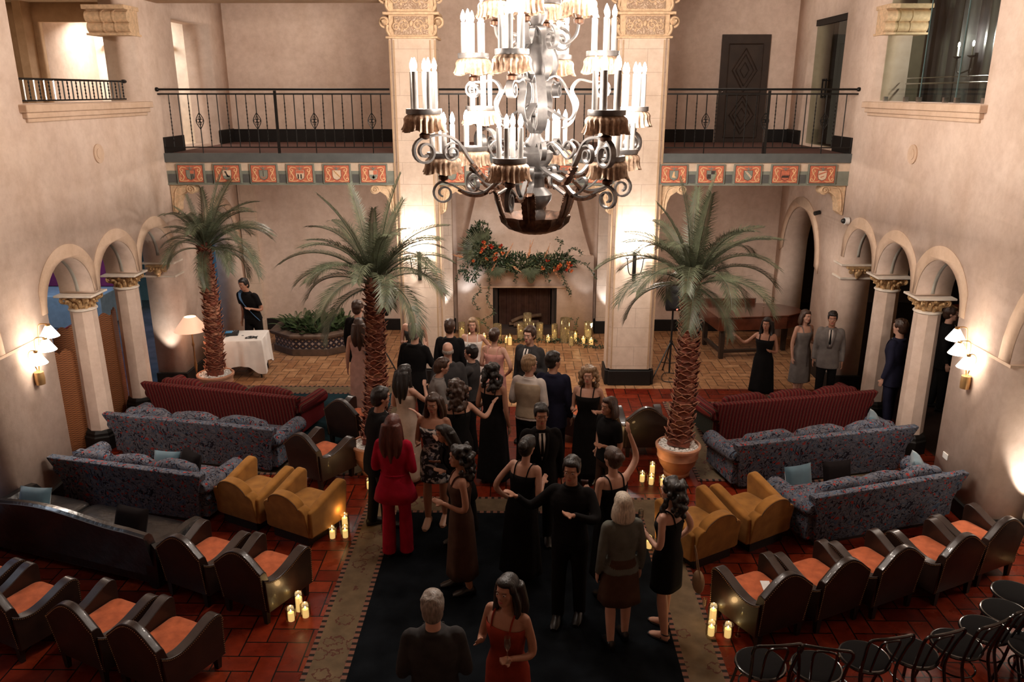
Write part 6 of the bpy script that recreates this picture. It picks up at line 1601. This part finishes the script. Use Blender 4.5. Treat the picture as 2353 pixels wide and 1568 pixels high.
PE = [
 # x, y, z, heading, kw
 (-1.41, 8.12, Z, -8, dict(H=1.72, label='woman in crimson jacket and trousers seen from behind, long auburn hair', sk='fair', hair='auburn', hs='long', top='jacket', tc='red', bc='red', arms=('front', 'front'), step=.03)),
 (-1.72, 8.72, Z, -60, dict(H=1.80, sex='m', label='man in black suit left of the woman in crimson, looking right', sk='tan', hair='black', hs='short', top='jacket', tc='black', arms=('front', 'down'), lean=6)),
 (-1.04, 8.83, Z, 172, dict(H=1.70, label='smiling woman in short black and white floral dress facing the camera', sk='tan', hair='brown', hs='long', top='dress', tc='floral', hem=.62, flare=.35, arms=('phone', 'front'), shoes='nude', nod=8, strap=False)),
 (-.68, 8.32, Z, 110, dict(H=1.58, label='dark haired woman in black leaning towards the woman in floral dress', sk='tan', hair='black', hs='long', top='jacket', tc='black', bottom='skirt', bc='black', hem=.3, arms=('front', 'front'), lean=16)),
 (-1.55, 10.02, 0, -35, dict(H=1.66, label='woman in long pleated champagne gown with black hair, beside the palm', sk='fair', hair='black', hs='long', top='dress', tc='pale', hem=.06, flare=.7, arms=('front', 'hug'))),
 (-1.22, 10.18, 0, -75, dict(H=1.70, sex='m', label='dark haired man in pale shirt next to the champagne gown', sk='fair', hair='brown', hs='short', top='shirt', tc='grey', arms=('down', 'reach'), lean=12)),
 (-1.62, 11.45, 0, -20, dict(H=1.78, sex='m', label='grey haired man in black jacket near the left pillar, hand raised to face', sk='fair', hair='grey', hs='short', top='jacket', tc='black', arms=('down', 'face'), lean=5)),
 (-1.82, 13.0, 0, 185, dict(H=1.66, label='woman in dark dress with tied hair at the foot of the left pillar', sk='fair', hair='black', hs='updo', top='dress', tc='charcoal', hem=.3, flare=.5, arms=('down', 'front'), turn=-20)),
 (-1.02, 10.62, 0, 10, dict(H=1.76, sex='m', label='bald man in charcoal suit seen from behind in the crowd', sk='fair', hair='grey', hs='bald', top='jacket', tc='charcoal', arms=('down', 'down'), lean=6)),
 (-.72, 10.95, 0, 75, dict(H=1.64, sex='m', label='young man with dark mop of hair and charcoal shirt, profile to the left', sk='fair', hair='black', hs='short', top='tee', tc='charcoal', arms=('hug', 'down'))),
 (-1.12, 12.0, 0, -10, dict(H=1.72, sex='m', label='man in black suit with back turned, behind the bald man', sk='fair', hair='brown', hs='short', top='jacket', tc='black')),
 (-.80, 12.55, 0, 178, dict(H=1.60, label='short blond woman in pale top facing the camera by the hearth', sk='fair', hair='blond', hs='bob', top='dress', tc='white', hem=.5, flare=.5, arms=('hip', 'down'))),
 (-.42, 11.75, 0, -20, dict(H=1.66, label='woman with bare shoulders and rose dress in front of the hearth candles', sk='fair', hair='brown', hs='updo', top='dress', tc='rose', hem=.2, flare=.6, arms=('front', 'hip'))),
 (-.38, 9.98, 0, -25, dict(H=1.70, label='woman in long black strappy dress with dark curls, right arm hanging', sk='tan', hair='black', hs='curly', top='dress', tc='black', hem=.08, flare=.7, arms=('front', 'down'))),
 (-.78, 9.28, Z, 20, dict(H=1.68, label='bare backed woman in black dress reaching out both arms', sk='fair', hair='brown', hs='curly', top='dress', tc='black', hem=.5, flare=.4, arms=('side', 'side'), lean=8)),
 (.10, 10.05, 0, -22, dict(H=1.78, sex='m', label='fair haired man in white shirt and beige waistcoat, seen from behind', sk='fair', hair='blond', hs='short', top='vest', tc='beige', bc='black', arms=('front', 'front'), turn=-35)),
 (.42, 10.15, 0, -15, dict(H=1.80, sex='m', label='man in navy suit with black hair, beside the beige waistcoat', sk='fair', hair='black', hs='short', top='jacket', tc='navy', bc='navy', arms=('down', 'down'), turn=-40)),
 (.12, 11.35, 0, 150, dict(H=1.80, sex='m', label='tall man with dark brown hair behind the man in beige waistcoat', sk='fair', hair='brown', hs='short', top='jacket', tc='charcoal', arms=('front', 'down'))),
 (.88, 9.98, 0, 165, dict(H=1.66, label='fair haired woman in black dress standing alone right of the navy suit', sk='fair', hair='blond', hs='curly', top='dress', tc='black', hem=.12, flare=.5, arms=('front', 'front'))),
 (1.05, 8.95, Z, 120, dict(H=1.62, label='young dark haired person in black with pale pattern near the candles', sk='tan', hair='brown', hs='bob', top='tee', tc='black', bc='brownc', arms=('front', 'hip'))),
 (.0, 7.62, Z, -30, dict(H=1.66, label='woman with bare shoulders in black dress at the centre of the rug', sk='fair', hair='black', hs='updo', top='dress', tc='black', hem=.15, flare=.8, arms=('hip', 'front'), lean=10)),
 (.48, 6.95, Z, 165, dict(H=1.78, sex='m', label='bearded man in black shirt on the rug, elbow bent outwards', sk='tan', hair='black', hs='short', top='shirt', tc='black', arms=('hug', 'side'))),
 (.92, 7.35, Z, 30, dict(H=1.70, label='woman in black dress with bare arm raised', sk='fair', hair='brown', hs='updo', top='dress', tc='black', hem=.3, flare=.5, arms=('front', 'up'))),
 (.93, 6.58, Z, 12, dict(H=1.60, label='white haired woman in sage green jacket seen from behind', sk='fair', hair='white', hs='bob', top='shirt', tc='sage', bottom='skirt', bc='brownc', hem=.55, arms=('down', 'down'))),
 (1.40, 6.74, Z, 50, dict(H=1.66, label='woman in short black dress and black sandals with long black curls', sk='fair', hair='black', hs='curly', top='dress', tc='black', hem=.58, flare=.25, arms=('front', 'hip'), shoes='heel', strap=True)),
 (-.62, 4.84, Z, 5, dict(H=1.74, sex='m', label='grey haired man in dark coat with grey collar at the bottom centre', sk='fair', hair='grey', hs='short', top='jacket', tc='charcoal', arms=('front', 'front'))),
 (-.10, 5.18, Z, 150, dict(H=1.66, label='woman in rust red dress with bare arms at the bottom centre', sk='tan', hair='black', hs='long', top='dress', tc='orange', hem=.15, flare=.6, arms=('front', 'phone'))),
 (-2.72, 12.85, 0, -20, dict(H=1.80, sex='m', label='man in black suit behind the woman in dusty pink skirt', sk='fair', hair='brown', hs='short', top='jacket', tc='black')),
 (-2.60, 12.30, 0, 8, dict(H=1.66, label='woman in long dusty pink skirt beside the middle palm trunk', sk='fair', hair='brown', hs='long', top='dress', tc='pink', hem=.05, flare=.35, arms=('down', 'down'))),
 (-5.22, 15.02, 0, 160, dict(H=1.74, sex='m', label='man in black shirt with pale blue strap behind the linen table', sk='tan', hair='black', hs='short', top='tee', tc='black', bc='black', arms=('front', 'down'), lean=14, step=.14)),
 (5.76, 11.82, 0, 35, dict(H=1.80, sex='m', label='man in navy suit between the right arcade columns', sk='fair', hair='brown', hs='short', top='jacket', tc='navy', bc='navy')),
 (6.95, 12.7, 0, 250, dict(H=1.78, sex='m', label='man in black jacket at the bar beyond the nearer right column', sk='fair', hair='brown', hs='short', top='jacket', tc='black')),
 (4.80, 13.2, 0, 200, dict(H=1.58, label='woman in grey dress in the right alcove, left of the man in grey jacket', sk='fair', hair='brown', hs='bob', top='dress', tc='grey', hem=.35, flare=.5, arms=('front', 'down'))),
 (5.12, 12.85, 0, 160, dict(H=1.64, sex='m', label='man in grey jacket by the arcade end pier behind the striped sofa', sk='tan', hair='black', hs='short', top='jacket', tc='grey', bc='black')),
 (4.05, 12.85, 0, 150, dict(H=1.54, label='woman in black dress with bare arms before the piano', sk='tan', hair='black', hs='long', top='dress', tc='black', hem=.3, flare=.8, arms=('front', 'side'))),
 (.22, 8.35, Z, 185, dict(H=1.76, sex='m', label='man in black suit on the rug behind the bare shouldered woman', sk='tan', hair='black', hs='short', top='jacket', tc='black')),
 (-.62, 7.42, Z, 100, dict(H=1.68, label='woman in long dark brown dress on the rug right of the woman in crimson', sk='tan', hair='black', hs='curly', top='dress', tc='brownc', hem=.25, flare=.6, arms=('front', 'down'))),
]
hands = {}
for x, y, z, hd_, kw in PE:
    hands[kw['label']] = person((x, y, z), hd_, **kw)
def hold_(key, i, lab):
    for lb, (p, w, W_) in hands.items():
        if key in lb: inhand(p, w[i]+Vector((0, .05, .03)), lab)
hold_('rust red dress', 0, 'champagne flute in the hand of the woman in rust red dress')
hold_('short black dress and black sandals', 0, 'champagne flute held by the woman in black sandals')
hold_('charcoal shirt, profile', 0, 'champagne flute held by the young man in charcoal shirt')
# the blue strap of the man at the table
for lb, (p, w, W_) in hands.items():
    if 'pale blue strap' in lb:
        mb = MB(); pts = smoothpath([(.10, -.10, 1.40), (.10, -.03, 1.47), (.10, .06, 1.44), (.06, .135, 1.32), (-.02, .145, 1.18), (-.12, .125, 1.02), (-.17, .07, .92)], 6)
        mb.ribbon([W_(q_) for q_ in pts], (.75, 0, .65), .10, .008); mb.build('shoulder_strap', CL['blue'], p)
    if 'near the candles' in lb: pass
# handbag of the woman in black sandals
t = thing('handbag', 'pale beige handbag hanging at the hip of the woman in black sandals', 'handbag', (1.66, 6.55, .62))
mb = MB(); mb.ell((0, 0, .10), (.055, .10, .11), 16, 10); mb.build('body', cloth('beige suede', (.30,.19,.11)), t); MB().tube(smoothpath([(0, -.07, .18), (-.05, -.03, .45), (-.05, .03, .45), (0, .07, .18)], 5), .006, 5).build('handle', cloth('beige suede', (.30,.19,.11)), t)
# ------------------------------------------------------------------ camera and light
cd = bpy.data.cameras.new('camera'); cam = bpy.data.objects.new('camera', cd); COL.objects.link(cam)
cd.sensor_width = 36; cd.lens = 36*1850/2353; cd.clip_start = .05; cd.clip_end = 100
cam.location = (0, 0, 5.1); cam.rotation_euler = (radians(90-17.2), 0, radians(.73)); S.camera = cam
def lamp(kind, name, loc, power, col=(1,.85,.7), size=.1, rot=None, spot=None, blend=.5, target=None):
    l = bpy.data.lights.new(name, kind); l.energy = power; l.color = col
    if kind == 'AREA': l.size = size
    else: l.shadow_soft_size = size
    if spot: l.spot_size = radians(spot); l.spot_blend = blend
    o = bpy.data.objects.new(name, l); COL.objects.link(o); o.location = loc
    if target is not None: o.rotation_euler = (Vector(target)-Vector(loc)).to_track_quat('-Z', 'Y').to_euler()
    return o
CX, CY = .14, 9.0
WARM = (1, .87, .76)
for R, n, off, z, p in ((1.02, 6, -105, 4.92, 62), (1.30, 4, -60, 5.42, 95), (.72, 4, -110, 5.95, 100), (.45, 4, -105, 6.5, 90)):
    for k in range(n):
        a = radians(off+360/n*k); lamp('POINT', 'chandelier_light', (CX+R*cos(a), CY+R*sin(a), z+.06), p, WARM, .12)
w = bpy.data.worlds.new('world'); S.world = w; w.use_nodes = True
w.node_tree.nodes['Background'].inputs[0].default_value = (1, .75, .6, 1); w.node_tree.nodes['Background'].inputs[1].default_value = .05
# wall wash lights: sconces, uplighters
lamp('POINT', 'sconce_light', (XL+.22, 9.33, 2.02), 42, WARM, .12)
lamp('POINT', 'sconce_light', (XR-.22, 9.33, 2.02), 42, WARM, .12)
for x in (-1.8, 1.95): lamp('POINT', 'pillar_sconce_light', (x, 13.52, 2.62), 60, (1,.92,.85), .08)
for x, s in ((-1.71, 1), (1.84, -1)):
    lamp('SPOT', 'uplight', (x, 16.9, .35), 60, (.9,.95,1), .03, spot=50, target=(x, 17.15, 3))
lamp('SPOT', 'uplight', (-6.25, 13.35, .35), 35, (1,.9,.8), .03, spot=50, target=(-6.28, 13.62, 1.6))
lamp('SPOT', 'uplight', (6.0, 8.45, .35), 60, (1,.9,.8), .03, spot=60, target=(6.0, 8.85, 1.6))
for s in (-1, 1): lamp('SPOT', 'fireplace_uplight', (.07+s*1.42, 16.45, .3), 90, (.80,.90,1), .03, spot=45, target=(.07+s*1.12, 17.0, 2.7))
lamp('POINT', 'floor_lamp_light', (-5.62, 13.35, 1.25), 7, (1,.7,.5), .1)
lamp('AREA', 'room_light', (-9, 11.5, 6.5), 60, (1,.86,.72), 1.5, target=(-9, 11.5, 4))
lamp('AREA', 'niche_light', (-8.0, 16.6, 6.45), 70, (1,.95,.88), .6, target=(-8.0, 17.2, 4.5))
lamp('POINT', 'upper_sconce_light', (XR+.93, 12.45, 5.84), 45, (1,.97,.92), .06)
lamp('AREA', 'dance_floor_light', (-10.2, 16, 3.6), 80, (.50,.68,1), 1.5, target=(-9, 17, 0))
lamp('AREA', 'aisle_light', (-8.5, 10, 3.6), 16, (1,.75,.55), 1.2, target=(-7.5, 11, 0))
lamp('AREA', 'bar_light', (9.2, 14, 3.3), 10, (1,.5,.2), .8, target=(9, 14, 0))
lamp('AREA', 'near_bay_light', (-8.0, 7.3, 3.4), 25, (.75,.85,1), .8, target=(-8, 7.3, 0))
lamp('AREA', 'near_bay_light', (7.6, 7.3, 3.4), 20, (1,.85,.7), .8, target=(7.6, 7.3, 0))
lamp('AREA', 'balcony_ceiling_light', (-4, 15.6, 7.3), 25, WARM, 1, target=(-4, 15.6, 4))
lamp('AREA', 'balcony_ceiling_light', (4, 15.6, 7.3), 12, WARM, 1, target=(4, 15.6, 4))
lamp('AREA', 'alcove_ceiling_light', (-4, 15.0, 3.65), 42, WARM, .5, target=(-4, 15.3, 0))
lamp('AREA', 'alcove_ceiling_light', (0, 15.0, 3.65), 42, WARM, .5, target=(0, 15.8, 0))
lamp('AREA', 'alcove_ceiling_light', (3.9, 15.0, 3.65), 14, WARM, .5, target=(3.9, 15.3, 0))
for x, y in ((-2.25, 6.97), (-2.16, 8.6), (-2.04, 9.74), (1.78, 10.0), (1.49, 8.27), (1.93, 6.77), (1.2, 11.1)):
    lamp('POINT', 'candle_light', (x, y, .30), 1.0, (1,.6,.25), .03)
for x in (-.9, -.2, .5, 1.2): lamp('POINT', 'hearth_candle_light', (x, 16.4, .35), 1.2, (1,.65,.3), .04)
vs = S.view_settings; vs.view_transform = 'Standard'; vs.look = 'None'; vs.exposure = .1; vs.gamma = 1; vs.use_curve_mapping = False
